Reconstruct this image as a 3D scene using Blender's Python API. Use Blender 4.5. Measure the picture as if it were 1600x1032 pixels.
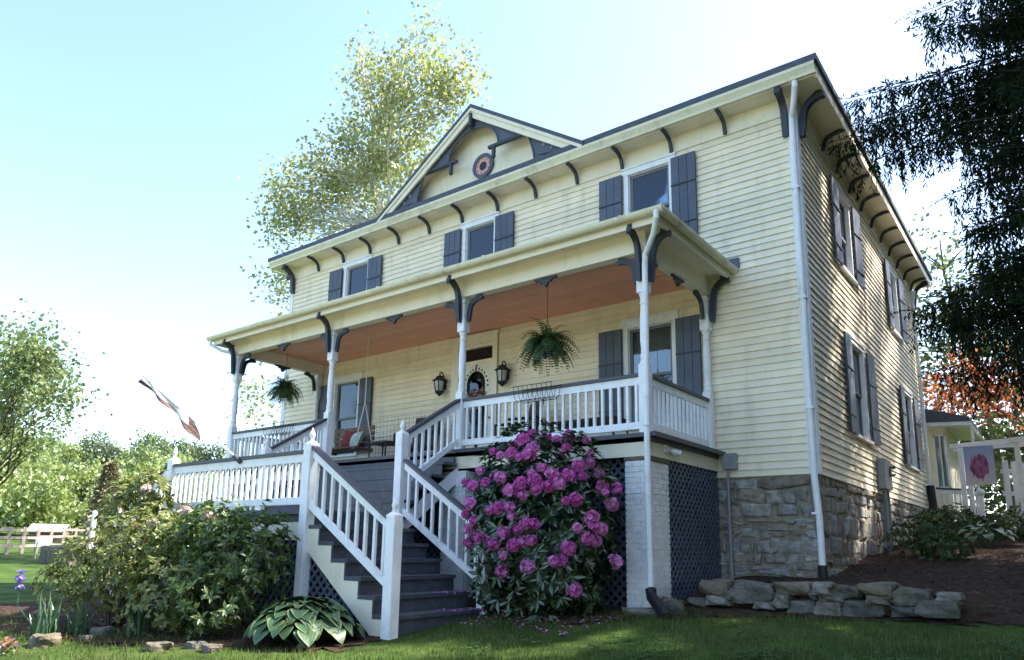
import bpy, bmesh, math, random
import numpy as np
from mathutils import Matrix, Vector
R=random.Random(7); NR=np.random.RandomState(11)
sc=bpy.context.scene
for o in list(bpy.data.objects): bpy.data.objects.remove(o)
COL=sc.collection
# ------------------------------------------------------------------ camera
CAM=Vector((2.7137,-10.4593,-1.0691))
CR=Vector((0.79546,0.60578,0.01623)); CU=Vector((0.10455,-0.16356,0.98098)); CF=Vector((-0.59692,0.77864,0.19344))
FPX=1137.37; PPY=117.3
cam=bpy.data.cameras.new('camera'); co=bpy.data.objects.new('camera',cam); COL.objects.link(co)
co.matrix_world=Matrix(((CR.x,CU.x,-CF.x,CAM.x),(CR.y,CU.y,-CF.y,CAM.y),(CR.z,CU.z,-CF.z,CAM.z),(0,0,0,1)))
cam.sensor_width=36; cam.lens=FPX/1600*36; cam.shift_y=PPY/1600; cam.clip_end=3000; cam.clip_start=.05
sc.camera=co
def at(px,py,**k):
    """point of the place seen at a photo pixel, on the plane x=, y= or z="""
    a,val=list(k.items())[0]; i='xyz'.index(a)
    v=CF+CR*((px-800)/FPX)-CU*((py-516-PPY)/FPX); t=(val-CAM[i])/v[i]
    return CAM+v*t
# ------------------------------------------------------------------ light
SUN_A=math.radians(45); SUN_E=math.radians(50)
w=bpy.data.worlds.new('World'); sc.world=w; w.use_nodes=True
nt=w.node_tree; bg=nt.nodes['Background']; sk=nt.nodes.new('ShaderNodeTexSky'); sk.sky_type='NISHITA'; sk.sun_disc=False
sk.sun_elevation=SUN_E; sk.sun_rotation=math.pi/2-SUN_A; sk.air_density=1.0; sk.dust_density=1.3; sk.ozone_density=2.2
nt.links.new(sk.outputs[0],bg.inputs[0]); bg.inputs[1].default_value=.15
sl=bpy.data.lights.new('sun','SUN'); sl.energy=4.5; sl.angle=math.radians(.53); sl.color=(1,.94,.84)
so=bpy.data.objects.new('sun',sl); COL.objects.link(so)
sd=Vector((math.cos(SUN_A)*math.cos(SUN_E),math.sin(SUN_A)*math.cos(SUN_E),math.sin(SUN_E)))
so.rotation_euler=sd.to_track_quat('Z','Y').to_euler(); so.location=sd*60
sc.view_settings.view_transform='Standard'; sc.view_settings.look='None'; sc.view_settings.gamma=1
sc.view_settings.use_curve_mapping=False; sc.view_settings.exposure=1.92
sc.render.engine='CYCLES'
# ------------------------------------------------------------------ materials
MATS={}
def mat(name,col,rough=.6,var=.12,scale=6,bump=0,bscale=40,objvar=0,dirt=None,dscale=2.5,damt=.35,spec=.4,streak=None):
    if name in MATS: return MATS[name]
    m=bpy.data.materials.new(name); m.use_nodes=True; n=m.node_tree; L=n.links; b=n.nodes['Principled BSDF']
    b.inputs['Roughness'].default_value=rough; b.inputs['Specular IOR Level'].default_value=spec
    g=n.nodes.new('ShaderNodeNewGeometry')
    no=n.nodes.new('ShaderNodeTexNoise'); no.inputs['Scale'].default_value=scale; no.inputs['Detail'].default_value=5
    L.new(g.outputs['Position'],no.inputs['Vector'])
    rp=n.nodes.new('ShaderNodeMapRange'); rp.inputs[1].default_value=.3; rp.inputs[2].default_value=.7; rp.inputs[3].default_value=1-var; rp.inputs[4].default_value=1+var
    L.new(no.outputs[0],rp.inputs[0])
    val=rp.outputs[0]
    if objvar:
        oi=n.nodes.new('ShaderNodeObjectInfo'); r2=n.nodes.new('ShaderNodeMapRange'); r2.inputs[3].default_value=1-objvar; r2.inputs[4].default_value=1+objvar
        L.new(oi.outputs['Random'],r2.inputs[0]); mu=n.nodes.new('ShaderNodeMath'); mu.operation='MULTIPLY'
        L.new(val,mu.inputs[0]); L.new(r2.outputs[0],mu.inputs[1]); val=mu.outputs[0]
    vm=n.nodes.new('ShaderNodeVectorMath'); vm.operation='SCALE'; vm.inputs[0].default_value=col[:3]
    L.new(val,vm.inputs['Scale']); c=vm.outputs[0]
    if dirt:
        n2=n.nodes.new('ShaderNodeTexNoise'); n2.inputs['Scale'].default_value=dscale; n2.inputs['Detail'].default_value=8; n2.inputs['Roughness'].default_value=.7
        sv=n.nodes.new('ShaderNodeVectorMath'); sv.operation='MULTIPLY'; sv.inputs[1].default_value=streak or (1,1,1); L.new(g.outputs['Position'],sv.inputs[0]); L.new(sv.outputs[0],n2.inputs['Vector'])
        r3=n.nodes.new('ShaderNodeMapRange'); r3.inputs[1].default_value=.52; r3.inputs[2].default_value=.72; r3.inputs[3].default_value=0; r3.inputs[4].default_value=damt
        L.new(n2.outputs[0],r3.inputs[0]); mx=n.nodes.new('ShaderNodeMix'); mx.data_type='RGBA'; mx.inputs[7].default_value=(*dirt,1)
        L.new(r3.outputs[0],mx.inputs[0]); L.new(c,mx.inputs[6]); c=mx.outputs[2]
    L.new(c,b.inputs['Base Color'])
    if bump:
        n3=n.nodes.new('ShaderNodeTexNoise'); n3.inputs['Scale'].default_value=bscale; n3.inputs['Detail'].default_value=4
        L.new(g.outputs['Position'],n3.inputs['Vector']); bp=n.nodes.new('ShaderNodeBump'); bp.inputs['Strength'].default_value=bump; bp.inputs['Distance'].default_value=.02
        L.new(n3.outputs[0],bp.inputs['Height']); L.new(bp.outputs[0],b.inputs['Normal'])
    MATS[name]=m; return m
def ramp_mat(name,stops,rough=.85,src='object',bump=.6,bscale=18,var=.3,scale=9,moss=None):
    """colour picked per object (or per mesh island) from a list, broken up by noise"""
    m=bpy.data.materials.new(name); m.use_nodes=True; n=m.node_tree; L=n.links; b=n.nodes['Principled BSDF']; b.inputs['Roughness'].default_value=rough
    b.inputs['Specular IOR Level'].default_value=.25
    g=n.nodes.new('ShaderNodeNewGeometry'); oi=n.nodes.new('ShaderNodeObjectInfo')
    cr=n.nodes.new('ShaderNodeValToRGB'); cr.color_ramp.elements.remove(cr.color_ramp.elements[0])
    for i,s in enumerate(stops):
        e=cr.color_ramp.elements[0] if i==0 else cr.color_ramp.elements.new(i/(len(stops)-1))
        e.position=i/(len(stops)-1); e.color=(*s,1)
    L.new(oi.outputs['Random'] if src=='object' else g.outputs['Random Per Island'],cr.inputs[0])
    no=n.nodes.new('ShaderNodeTexNoise'); no.inputs['Scale'].default_value=scale; no.inputs['Detail'].default_value=7; no.inputs['Roughness'].default_value=.65
    L.new(g.outputs['Position'],no.inputs['Vector'])
    rp=n.nodes.new('ShaderNodeMapRange'); rp.inputs[1].default_value=.3; rp.inputs[2].default_value=.7; rp.inputs[3].default_value=1-var; rp.inputs[4].default_value=1+var
    L.new(no.outputs[0],rp.inputs[0]); vm=n.nodes.new('ShaderNodeVectorMath'); vm.operation='SCALE'; L.new(cr.outputs[0],vm.inputs[0]); L.new(rp.outputs[0],vm.inputs['Scale']); c=vm.outputs[0]
    if moss:
        n2=n.nodes.new('ShaderNodeTexNoise'); n2.inputs['Scale'].default_value=3.2; n2.inputs['Detail'].default_value=8; n2.inputs['Roughness'].default_value=.7
        L.new(g.outputs['Position'],n2.inputs['Vector']); r3=n.nodes.new('ShaderNodeMapRange'); r3.inputs[1].default_value=.5; r3.inputs[2].default_value=.68; r3.inputs[4].default_value=.75
        L.new(n2.outputs[0],r3.inputs[0]); mx=n.nodes.new('ShaderNodeMix'); mx.data_type='RGBA'; mx.inputs[7].default_value=(*moss,1)
        L.new(r3.outputs[0],mx.inputs[0]); L.new(c,mx.inputs[6]); c=mx.outputs[2]
    L.new(c,b.inputs['Base Color'])
    if bump:
        n3=n.nodes.new('ShaderNodeTexNoise'); n3.inputs['Scale'].default_value=bscale; n3.inputs['Detail'].default_value=6
        L.new(g.outputs['Position'],n3.inputs['Vector']); bp=n.nodes.new('ShaderNodeBump'); bp.inputs['Strength'].default_value=bump; bp.inputs['Distance'].default_value=.03
        L.new(n3.outputs[0],bp.inputs['Height']); L.new(bp.outputs[0],b.inputs['Normal'])
    MATS[name]=m; return m
def leaf_mat(name,stops,trans=.35,rough=.5,gloss=.08,tcol=None,ov=0):
    m=bpy.data.materials.new(name); m.use_nodes=True; n=m.node_tree; L=n.links; n.nodes.remove(n.nodes['Principled BSDF']); out=n.nodes['Material Output']
    g=n.nodes.new('ShaderNodeNewGeometry'); cr=n.nodes.new('ShaderNodeValToRGB'); cr.color_ramp.elements.remove(cr.color_ramp.elements[0])
    for i,s in enumerate(stops):
        e=cr.color_ramp.elements[0] if i==0 else cr.color_ramp.elements.new(i/(len(stops)-1))
        e.position=i/(len(stops)-1); e.color=(*s,1)
    L.new(g.outputs['Random Per Island'],cr.inputs[0])
    d=n.nodes.new('ShaderNodeBsdfDiffuse'); t=n.nodes.new('ShaderNodeBsdfTranslucent'); gl=n.nodes.new('ShaderNodeBsdfGlossy'); gl.inputs['Roughness'].default_value=rough
    gl.inputs[0].default_value=(.8,.85,.8,1)
    if ov:
        oi=n.nodes.new('ShaderNodeObjectInfo'); ad=n.nodes.new('ShaderNodeMath'); ad.operation='MULTIPLY_ADD'; ad.inputs[1].default_value=ov; L.new(oi.outputs['Random'],ad.inputs[0]); sc2=n.nodes.new('ShaderNodeMath'); sc2.operation='MULTIPLY'; sc2.inputs[1].default_value=1-ov; L.new(g.outputs['Random Per Island'],sc2.inputs[0]); L.new(sc2.outputs[0],ad.inputs[2]); L.new(ad.outputs[0],cr.inputs[0])
    L.new(cr.outputs[0],d.inputs[0])
    if tcol:
        vm=n.nodes.new('ShaderNodeVectorMath'); vm.operation='MULTIPLY'; vm.inputs[1].default_value=tcol; L.new(cr.outputs[0],vm.inputs[0]); L.new(vm.outputs[0],t.inputs[0])
    else: L.new(cr.outputs[0],t.inputs[0])
    m1=n.nodes.new('ShaderNodeMixShader'); m1.inputs[0].default_value=trans; L.new(d.outputs[0],m1.inputs[1]); L.new(t.outputs[0],m1.inputs[2])
    m2=n.nodes.new('ShaderNodeMixShader'); m2.inputs[0].default_value=gloss; L.new(m1.outputs[0],m2.inputs[1]); L.new(gl.outputs[0],m2.inputs[2])
    L.new(m2.outputs[0],out.inputs[0]); MATS[name]=m; return m
def glass_mat():
    m=bpy.data.materials.new('window_glass'); m.use_nodes=True; n=m.node_tree; L=n.links; n.nodes.remove(n.nodes['Principled BSDF']); out=n.nodes['Material Output']
    t=n.nodes.new('ShaderNodeBsdfTransparent'); t.inputs[0].default_value=(.8,.85,.88,1); g=n.nodes.new('ShaderNodeBsdfGlossy'); g.inputs['Roughness'].default_value=.02; g.inputs[0].default_value=(.9,.95,1,1)
    lw=n.nodes.new('ShaderNodeFresnel'); lw.inputs[0].default_value=1.7; mx=n.nodes.new('ShaderNodeMixShader'); nz=n.nodes.new('ShaderNodeTexNoise'); nz.inputs['Scale'].default_value=2.2; nz.inputs['Detail'].default_value=1; ge=n.nodes.new('ShaderNodeNewGeometry'); L.new(ge.outputs['Position'],nz.inputs['Vector']); bu=n.nodes.new('ShaderNodeBump'); bu.inputs['Strength'].default_value=.015; bu.inputs['Distance'].default_value=.05; L.new(nz.outputs[0],bu.inputs['Height']); L.new(bu.outputs[0],g.inputs['Normal']); L.new(lw.outputs[0],mx.inputs[0]); L.new(t.outputs[0],mx.inputs[1]); L.new(g.outputs[0],mx.inputs[2]); L.new(mx.outputs[0],out.inputs[0])
    return m
M_cream=mat('cream_siding',(.87,.765,.565),.55,.06,3,.15,60,objvar=.055,dirt=(.46,.42,.31),dscale=3.0,damt=.42,streak=(1,1,.22))
M_creamtrim=mat('cream_trim',(.85,.765,.59),.5,.05,2,.1,50,dirt=(.42,.37,.25),dscale=2.4,damt=.42,streak=(1,1,.5))
M_white=mat('white_paint',(.85,.85,.84),.5,.05,5,.2,60,dirt=(.42,.41,.38),dscale=6,damt=.42)
M_blue=mat('slate_blue_paint',(.082,.098,.130),.5,.12,5,.1,40,objvar=.1)
M_dark=mat('dark_slate_paint',(.036,.042,.056),.45,.15,8,.1,40)
M_step=mat('grey_step_paint',(.074,.080,.100),.55,.15,6,.15,30,dirt=(.19,.19,.19),dscale=9,damt=.45)
M_cap=mat('dark_grey_rail_paint',(.065,.068,.085),.45,.12,8)
M_salmon=mat('salmon_ceiling',(.80,.385,.27),.55,.06,3,objvar=.06)
M_roof=mat('slate_roof',(.075,.085,.105),.7,.15,8,.3,30)
M_glass=glass_mat()
M_blind=mat('window_blind',(.22,.27,.36),.7,.05,3)
M_curt=mat('curtain',(.30,.28,.24),.8,.1,3)
M_shade=mat('painted_shade',(.02,.02,.022),.9,.1,3)  # near-black colour standing in for unlit space
M_stone=ramp_mat('foundation_stone',[(.24,.235,.235),(.31,.275,.22),(.31,.31,.315),(.19,.155,.12),(.36,.33,.29),(.28,.28,.285),(.30,.235,.165)],bump=1,bscale=14,var=.5,moss=(.16,.13,.055))
M_mortar=mat('mortar',(.27,.23,.17),.95,.3,9,.8,30,dirt=(.14,.12,.07),dscale=4,damt=.7)
M_rub=ramp_mat('rubble_stone',[(.12,.11,.09),(.17,.14,.10),(.09,.085,.075),(.22,.20,.17),(.15,.12,.08)],bump=1,bscale=16,var=.5,moss=(.10,.10,.05))
M_brick=mat('white_painted_brick',(.80,.80,.79),.6,.08,9,.5,35,objvar=.03,dirt=(.42,.38,.34),dscale=8,damt=.4)
M_latt=mat('blue_lattice',(.078,.096,.132),.6,.15,5)
M_iron=mat('black_iron',(.018,.017,.016),.45,.2,10)
M_wick=mat('dark_wicker',(.045,.03,.024),.6,.3,60,.6,80)
M_wood=mat('weathered_wood',(.16,.11,.075),.8,.25,12,.4,40)
M_bark=mat('bark',(.11,.085,.06),.95,.35,12,.9,25)
M_barkp=mat('pale_bark',(.50,.47,.40),.85,.3,8,.5,20)
M_grass=mat('lawn_turf',(.045,.078,.014),.95,.45,1.4,.6,60,dirt=(.10,.105,.04),dscale=.8,damt=.6,spec=.1)
M_mulch=mat('dark_mulch',(.048,.029,.020),.95,.45,14,1,40,dirt=(.085,.055,.035),dscale=5,damt=.7,spec=.1)
M_grey=mat('grey_metal_box',(.26,.27,.28),.5,.1,8)
M_black=mat('black_plastic',(.015,.015,.017),.5,.2,10)
M_gutter=mat('cream_gutter',(.74,.68,.48),.4,.06,3,.05,40,dirt=(.24,.19,.10),dscale=3.5,damt=.55)
M_rope=mat('white_rope',(.7,.68,.62),.8,.1,40)
M_red=mat('red_cloth',(.22,.035,.03),.85,.2,12)
# ------------------------------------------------------------------ mesh builder
def frame(d):
    d=d.normalized(); a=Vector((0,0,1)) if abs(d.z)<.9 else Vector((1,0,0))
    s=d.cross(a).normalized(); return s,s.cross(d).normalized()
class MB:
    def __init__(s): s.v=[]; s.f=[]; s.mi=[]; s.cur=0
    def add(s,vs,fs):
        o=len(s.v); s.v+=[tuple(p) for p in vs]; s.f+=[tuple(i+o for i in f) for f in fs]; s.mi+=[s.cur]*len(fs)
    def box(s,x0,x1,y0,y1,z0,z1):
        s.add([(x0,y0,z0),(x1,y0,z0),(x1,y1,z0),(x0,y1,z0),(x0,y0,z1),(x1,y0,z1),(x1,y1,z1),(x0,y1,z1)],
              [(3,2,1,0),(4,5,6,7),(0,1,5,4),(1,2,6,5),(2,3,7,6),(3,0,4,7)]); return s
    def cham(s,x0,x1,y0,y1,z0,z1,c=.008):
        """box with chamfered top and vertical edges"""
        a=[(x0+c,y0),(x1-c,y0),(x1,y0+c),(x1,y1-c),(x1-c,y1),(x0+c,y1),(x0,y1-c),(x0,y0+c)]
        v=[(p[0],p[1],z0) for p in a]+[(p[0],p[1],z1-c) for p in a]
        cx,cy=(x0+x1)/2,(y0+y1)/2
        v+=[(p[0]+(c if p[0]<cx else -c),p[1]+(c if p[1]<cy else -c),z1) for p in a]
        f=[(7,6,5,4,3,2,1,0),tuple(range(16,24))]
        for k in (0,8):
            for i in range(8): j=(i+1)%8; f.append((k+i,k+j,k+8+j,k+8+i))
        s.add(v,f); return s
    def prism(s,poly,axis,a0,a1):
        """polygon in the two other axes, extruded along axis"""
        def P(p,a):
            return (a,p[0],p[1]) if axis=='x' else (p[0],a,p[1]) if axis=='y' else (p[0],p[1],a)
        n=len(poly); v=[P(p,a0) for p in poly]+[P(p,a1) for p in poly]
        f=[tuple(range(n)),tuple(range(2*n-1,n-1,-1))]+[(i,i+n,(i+1)%n+n,(i+1)%n) for i in range(n)]
        s.add(v,f); return s
    def beam(s,p0,p1,wd,ht):
        """bar from p0 to p1, width horizontal, height vertical (ends cut plumb)"""
        p0,p1=Vector(p0),Vector(p1); d=(p1-p0); h=Vector((d.x,d.y,0)).normalized(); sd=Vector((-h.y,h.x,0))*wd/2; u=Vector((0,0,ht/2))
        v=[p0-sd-u,p0+sd-u,p0+sd+u,p0-sd+u,p1-sd-u,p1+sd-u,p1+sd+u,p1-sd+u]
        s.add(v,[(0,1,2,3),(7,6,5,4),(0,4,5,1),(1,5,6,2),(2,6,7,3),(3,7,4,0)]); return s
    def tube(s,pts,rad,n=8,cap=True):
        pts=[Vector(p) for p in pts]; rad=rad if isinstance(rad,(list,tuple)) else [rad]*len(pts)
        a,b=frame(pts[1]-pts[0]); v=[]
        for i,p in enumerate(pts):
            d=(pts[min(i+1,len(pts)-1)]-pts[max(i-1,0)]).normalized()
            a=(a-d*a.dot(d)).normalized(); b=d.cross(a)
            v+=[p+(a*math.cos(2*math.pi*k/n)+b*math.sin(2*math.pi*k/n))*rad[i] for k in range(n)]
        f=[(i*n+k,i*n+(k+1)%n,(i+1)*n+(k+1)%n,(i+1)*n+k) for i in range(len(pts)-1) for k in range(n)]
        if cap: f+=[tuple(range(n-1,-1,-1)),tuple(range((len(pts)-1)*n,len(pts)*n))]
        s.add(v,f); return s
    def lathe(s,c,prof,n=12):
        v=[];m=len(prof)
        for r,z in prof: v+=[(c[0]+r*math.cos(2*math.pi*k/n),c[1]+r*math.sin(2*math.pi*k/n),c[2]+z) for k in range(n)]
        f=[(i*n+k,i*n+(k+1)%n,(i+1)*n+(k+1)%n,(i+1)*n+k) for i in range(m-1) for k in range(n)]+[tuple(range(n-1,-1,-1)),tuple(range((m-1)*n,m*n))]
        s.add(v,f); return s
    def mesh(s,name,mats,smooth=False):
        me=bpy.data.meshes.new(name); me.from_pydata(s.v,[],s.f)
        for m in (mats if isinstance(mats,(list,tuple)) else [mats]): me.materials.append(m)
        if any(s.mi): me.polygons.foreach_set('material_index',s.mi)
        if smooth: me.polygons.foreach_set('use_smooth',[True]*len(me.polygons))
        me.update(); return me
WM={}
def put(name,me,parent=None,M=None,kind=None):
    o=bpy.data.objects.new(name,me); COL.objects.link(o); M=M or Matrix.Identity(4); o.matrix_world=M; WM[o.name]=M
    if parent is not None:
        o.parent=parent; o.matrix_parent_inverse=WM[parent.name].inverted(); o.matrix_basis=M
    if kind: o['kind']=kind
    return o
def B(mb,name,m,parent=None,kind=None,smooth=False): return put(name,mb.mesh(name,m,smooth),parent,None,kind)
def tag(o,label,cat,group=None):
    o['label']=label; o['category']=cat
    if group: o['group']=group
    return o
def thing(name,loc,label,cat,group=None):
    o=bpy.data.objects.new(name,None); COL.objects.link(o); o.empty_display_size=.2; o.location=loc; WM[o.name]=Matrix.Translation(Vector(loc))
    return tag(o,label,cat,group)
def T(x,y,z,rz=0,sx=1,sy=1,sz=1): return Matrix.Translation((x,y,z))@Matrix.Rotation(rz,4,'Z')@Matrix.Diagonal((sx,sy,sz,1))
def npmesh(name,V,F,m,smooth=False):
    """V (n,3), F (k,c) equal-size faces, fast"""
    me=bpy.data.meshes.new(name); V=np.asarray(V,np.float32); F=np.asarray(F,np.int32); k,c=F.shape
    me.vertices.add(len(V)); me.vertices.foreach_set('co',V.ravel()); me.loops.add(k*c); me.loops.foreach_set('vertex_index',F.ravel())
    me.polygons.add(k); me.polygons.foreach_set('loop_start',np.arange(0,k*c,c,dtype=np.int32)); me.polygons.foreach_set('loop_total',np.full(k,c,np.int32))
    for q in (m if isinstance(m,(list,tuple)) else [m]): me.materials.append(q)
    if smooth: me.polygons.foreach_set('use_smooth',np.ones(k,bool))
    me.update(calc_edges=True); return me
def leaves(P,D,N,L,W,fold=.25):
    """leaf per row: base P, direction D, normal N, length L, width W -> 6-vertex folded leaf (4 tris as 2 quads)"""
    P=np.asarray(P,float); D=D/np.linalg.norm(D,axis=1,keepdims=True); S=np.cross(D,N); S/=np.linalg.norm(S,axis=1,keepdims=True)+1e-9; N=np.cross(S,D)
    L=np.asarray(L)[:,None]; W=np.asarray(W)[:,None]; n=len(P)
    mid=P+D*L*.5; tip=P+D*L-N*L*.12
    a=mid+S*W*.5+N*W*fold*.5; b=mid-S*W*.5+N*W*fold*.5
    V=np.stack([P,a,tip,b],1).reshape(-1,3)
    i=np.arange(n)[:,None]*4
    # two triangles folded along the midrib
    F=np.concatenate([i+np.array([[0,1,2]]),i+np.array([[0,2,3]])])
    return V,F
def rdir(n):
    v=NR.normal(size=(n,3)); return v/np.linalg.norm(v,axis=1,keepdims=True)
# ------------------------------------------------------------------ terrain
YK=[-40,-14,-10.5,-7,-5,-3.4,-2,-1.6,0,4,8,14,30,80,400]
ZK=[-3.6,-2.85,-2.5,-2.14,-2.02,-1.86,-1.77,-1.72,-1.5,-1.0,-.6,-.1,.5,1.0,2.0]
def hgt(x,y):
    z=np.interp(y,YK,ZK)
    far=np.interp(-np.asarray(x,float),[9,16,45,90,2000],[0,1,1,1,1]); zf=np.interp(-np.asarray(x,float),[9,20,40,70,110,160,230,320,500],[-2.1,-2.05,-1.45,-.9,2.5,13,26,31,33])
    zf=zf+np.interp(y,[-200,-60,0,40,90,200],[6,3,0,0,-.0,-2])*np.interp(-np.asarray(x,float),[40,200],[0,1])
    return z*(1-far)+zf*far
def H(x,y): return float(hgt(x,y))
xs=np.concatenate([np.linspace(-500,-80,36),np.linspace(-76,-14,32),np.linspace(-13,8,64),np.linspace(10,60,14),np.linspace(80,500,8)])
ys=np.concatenate([np.linspace(-300,-20,15),np.linspace(-18,14,66),np.linspace(16,60,14),np.linspace(70,500,14)])
X,Y=np.meshgrid(xs,ys); Z=hgt(X,Y); nx=len(xs)
V=np.stack([X.ravel(),Y.ravel(),Z.ravel()],1); ii=(np.arange(len(ys)-1)[:,None]*nx+np.arange(nx-1)[None]).ravel()
gr=put('ground',npmesh('ground',V,np.stack([ii,ii+1,ii+nx+1,ii+nx],1),M_grass,True),kind='structure')
# planting beds: sheets of mulch lying on the lawn
def sheet(name,poly,m,lift=.012,zfun=None,step=.12):
    xs_=[p[0] for p in poly]; ys_=[p[1] for p in poly]
    def inside(x,y):
        c=False; j=len(poly)-1
        for i in range(len(poly)):
            if (poly[i][1]>y)!=(poly[j][1]>y) and x<(poly[j][0]-poly[i][0])*(y-poly[i][1])/(poly[j][1]-poly[i][1])+poly[i][0]: c=not c
            j=i
        return c
    vid={}; v=[]; f=[]
    gx=np.arange(min(xs_),max(xs_)+step,step); gy=np.arange(min(ys_),max(ys_)+step,step)
    def vv(i,j):
        if (i,j) not in vid:
            x,y=gx[i]+.4*step*math.sin(i*12.9+j*78.2),gy[j]+.4*step*math.sin(i*3.7+j*5.1); z=(zfun or H)(x,y)+lift+.008*math.sin(i*1.7+j*2.3)
            vid[(i,j)]=len(v); v.append((x,y,z))
        return vid[(i,j)]
    for i in range(len(gx)-1):
        for j in range(len(gy)-1):
            if inside(gx[i]+step/2,gy[j]+step/2): f.append((vv(i,j),vv(i+1,j),vv(i+1,j+1),vv(i,j+1)))
    me=bpy.data.meshes.new(name); me.from_pydata(v,[],f); me.materials.append(m); me.update(); return put(name,me,kind='structure')
def bedz(x,y):
    base=H(x,y); k=np.interp(x,[1.5,2.1],[1,0])*np.interp(x,[-1.35,-1.1],[0,1]); lev=np.interp(y,[-1.62,-1.5,0,1.2,2.5],[-1.72,-1.5,-1.40,-1.28,-1.12])
    return base+max(0,lev-base)*k
sheet('bounce_drive',[(-34,-20),(30,-20),(30,-12.2),(4,-11.9),(-34,-12.4)],mat('bounce_gravel',(.42,.38,.32),.95,.25,20,.8,60,spec=.1),step=1.0,lift=.03)  # unseen pale drive added to bounce sunlight into the porch
sheet('planting_bed',[(-1.5,-1.62),(1.9,-1.62),(3.4,-1.75),(6.5,-1.9),(7,2),(7,10.5),(-.1,10.5),(-.1,.1),(-1.5,.1)],M_mulch,zfun=bedz)
sheet('planting_bed',[(-3.0,-3.5),(-1.7,-3.5),(-1.2,-2.6),(.2,-1.95),(1.9,-1.8),(1.9,-1.6),(-1.5,-1.6),(-1.5,-.1),(-4.5,-.1),(-4.5,-3.3)],M_mulch)
sheet('planting_bed',[(-11,-5.9),(-8,-6.9),(-5.6,-6.8),(-4.2,-6.15),(-3.0,-5.7),(-3.1,-4.9),(-4.6,-4.0),(-11,-2.5)],M_mulch)
# ------------------------------------------------------------------ the house
XL=-12.35; DP=9.9; OV=.44; ZF=5.475; ZS=5.76; EX=.1095
house=thing('house',(XL/2,DP/2,-1.2),'cream clapboard two storey farmhouse with slate blue shutters and bracketed eaves','house')
# openings: (u0,u1,z0,z1)
FW=[(-2.82,-2.06,3.92,5.33),(-6.54,-5.80,3.92,5.33),(-10.23,-9.49,3.92,5.33),(-2.875,-2.085,.90,2.56),(-10.36,-9.58,.90,2.56)]
DOOR=(-6.62,-5.76,.40,2.80)
SW=[(2.16,3.02,3.72,5.16),(6.55,7.40,3.72,5.16),(2.32,3.30,.86,2.46),(7.05,8.05,.82,2.46)]
def wallgrid(mb,us,vs,holes,fn):
    us=sorted(set(us+[h[0] for h in holes]+[h[1] for h in holes])); vs=sorted(set(vs+[h[2] for h in holes]+[h[3] for h in holes]))
    for i in range(len(us)-1):
        for j in range(len(vs)-1):
            cu,cv=(us[i]+us[i+1])/2,(vs[j]+vs[j+1])/2
            if any(h[0]<cu<h[1] and h[2]<cv<h[3] for h in holes): continue
            mb.add([fn(us[i],vs[j]),fn(us[i+1],vs[j]),fn(us[i+1],vs[j+1]),fn(us[i],vs[j+1])],[(0,1,2,3)])
ZW=5.80
mb=MB(); wallgrid(mb,[XL,0],[0,ZW],FW+[DOOR],lambda u,v:(u,.012,v)); front=B(mb,'front_wall',M_creamtrim,house)
mb=MB(); wallgrid(mb,[0,DP],[0,ZW],SW,lambda u,v:(-.012,u,v)); side=B(mb,'side_wall',M_creamtrim,house)
mb=MB(); mb.add([(XL,0,-1.9),(XL,DP,-1.9),(XL,DP,ZW),(XL,0,ZW)],[(0,1,2,3)]); mb.add([(XL,DP,-1.9),(0,DP,-1.9),(0,DP,ZW),(XL,DP,ZW)],[(0,1,2,3)]); B(mb,'rear_wall',M_cream,house)
mb=MB(); mb.box(XL+.1,-.1,.45,DP-.1,-.2,3.1); mb.box(XL+.1,-.1,.45,DP-.1,3.3,5.7); B(mb,'room_shade',M_shade,house)  # dark blocks painted as the unlit rooms behind the windows
# clapboards
u_=MB(); u_.add([(0,.004,0),(1,.004,0),(1,.004,EX+.012),(0,.004,EX+.012),(0,-.029,0),(1,-.029,0),(1,-.004,EX+.012),(0,-.004,EX+.012)],[(0,1,2,3),(7,6,5,4),(0,4,5,1),(1,5,6,2),(3,2,6,7),(0,3,7,4)])
clap=u_.mesh('clapboard',M_cream)
def rows(u0,u1,holes,parent,fn,ztop):
    k=0; z=0.
    while z<ztop-.02:
        segs=[(u0,u1)]
        for h in holes:
            if h[2]-.005<z+EX*.6 and z+EX*.4<h[3]+.005:
                ns=[]
                for a,b in segs:
                    if h[1]<=a or h[0]>=b: ns.append((a,b)); continue
                    if h[0]>a: ns.append((a,h[0]))
                    if h[1]<b: ns.append((h[1],b))
                segs=ns
        for a,b in segs:
            # long runs are pieced together from board lengths
            cuts=[a]; 
            if b-a>5.5: cuts.append(a+(b-a)*R.uniform(.3,.7))
            cuts.append(b)
            for c0,c1 in zip(cuts,cuts[1:]):
                if c1-c0>.02: put('clapboard',clap,parent,fn(c0+.0012,z+R.uniform(-.0015,.0015),c1-c0-.0024)@Matrix.Translation((0,R.uniform(-.003,.0015),0))@Matrix.Rotation(R.uniform(-.0009,.0009)/max(1,(c1-c0)/3),4,'Y'))
        z+=EX
PH=[(h[0]-.10,h[1]+.10,h[2]-.05,h[3]+.12) for h in FW]+[(-6.82,-5.62,.38,3.05)]
rows(XL+.11,-.11,PH,front,lambda a,z,l:T(a,0,z,0,l),ZF)
rows(.11,DP-.1,[(h[0]-.09,h[1]+.09,h[2]-.05,h[3]+.1) for h in SW],side,lambda a,z,l:T(0,a,z,math.pi/2,l),ZF)
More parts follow.
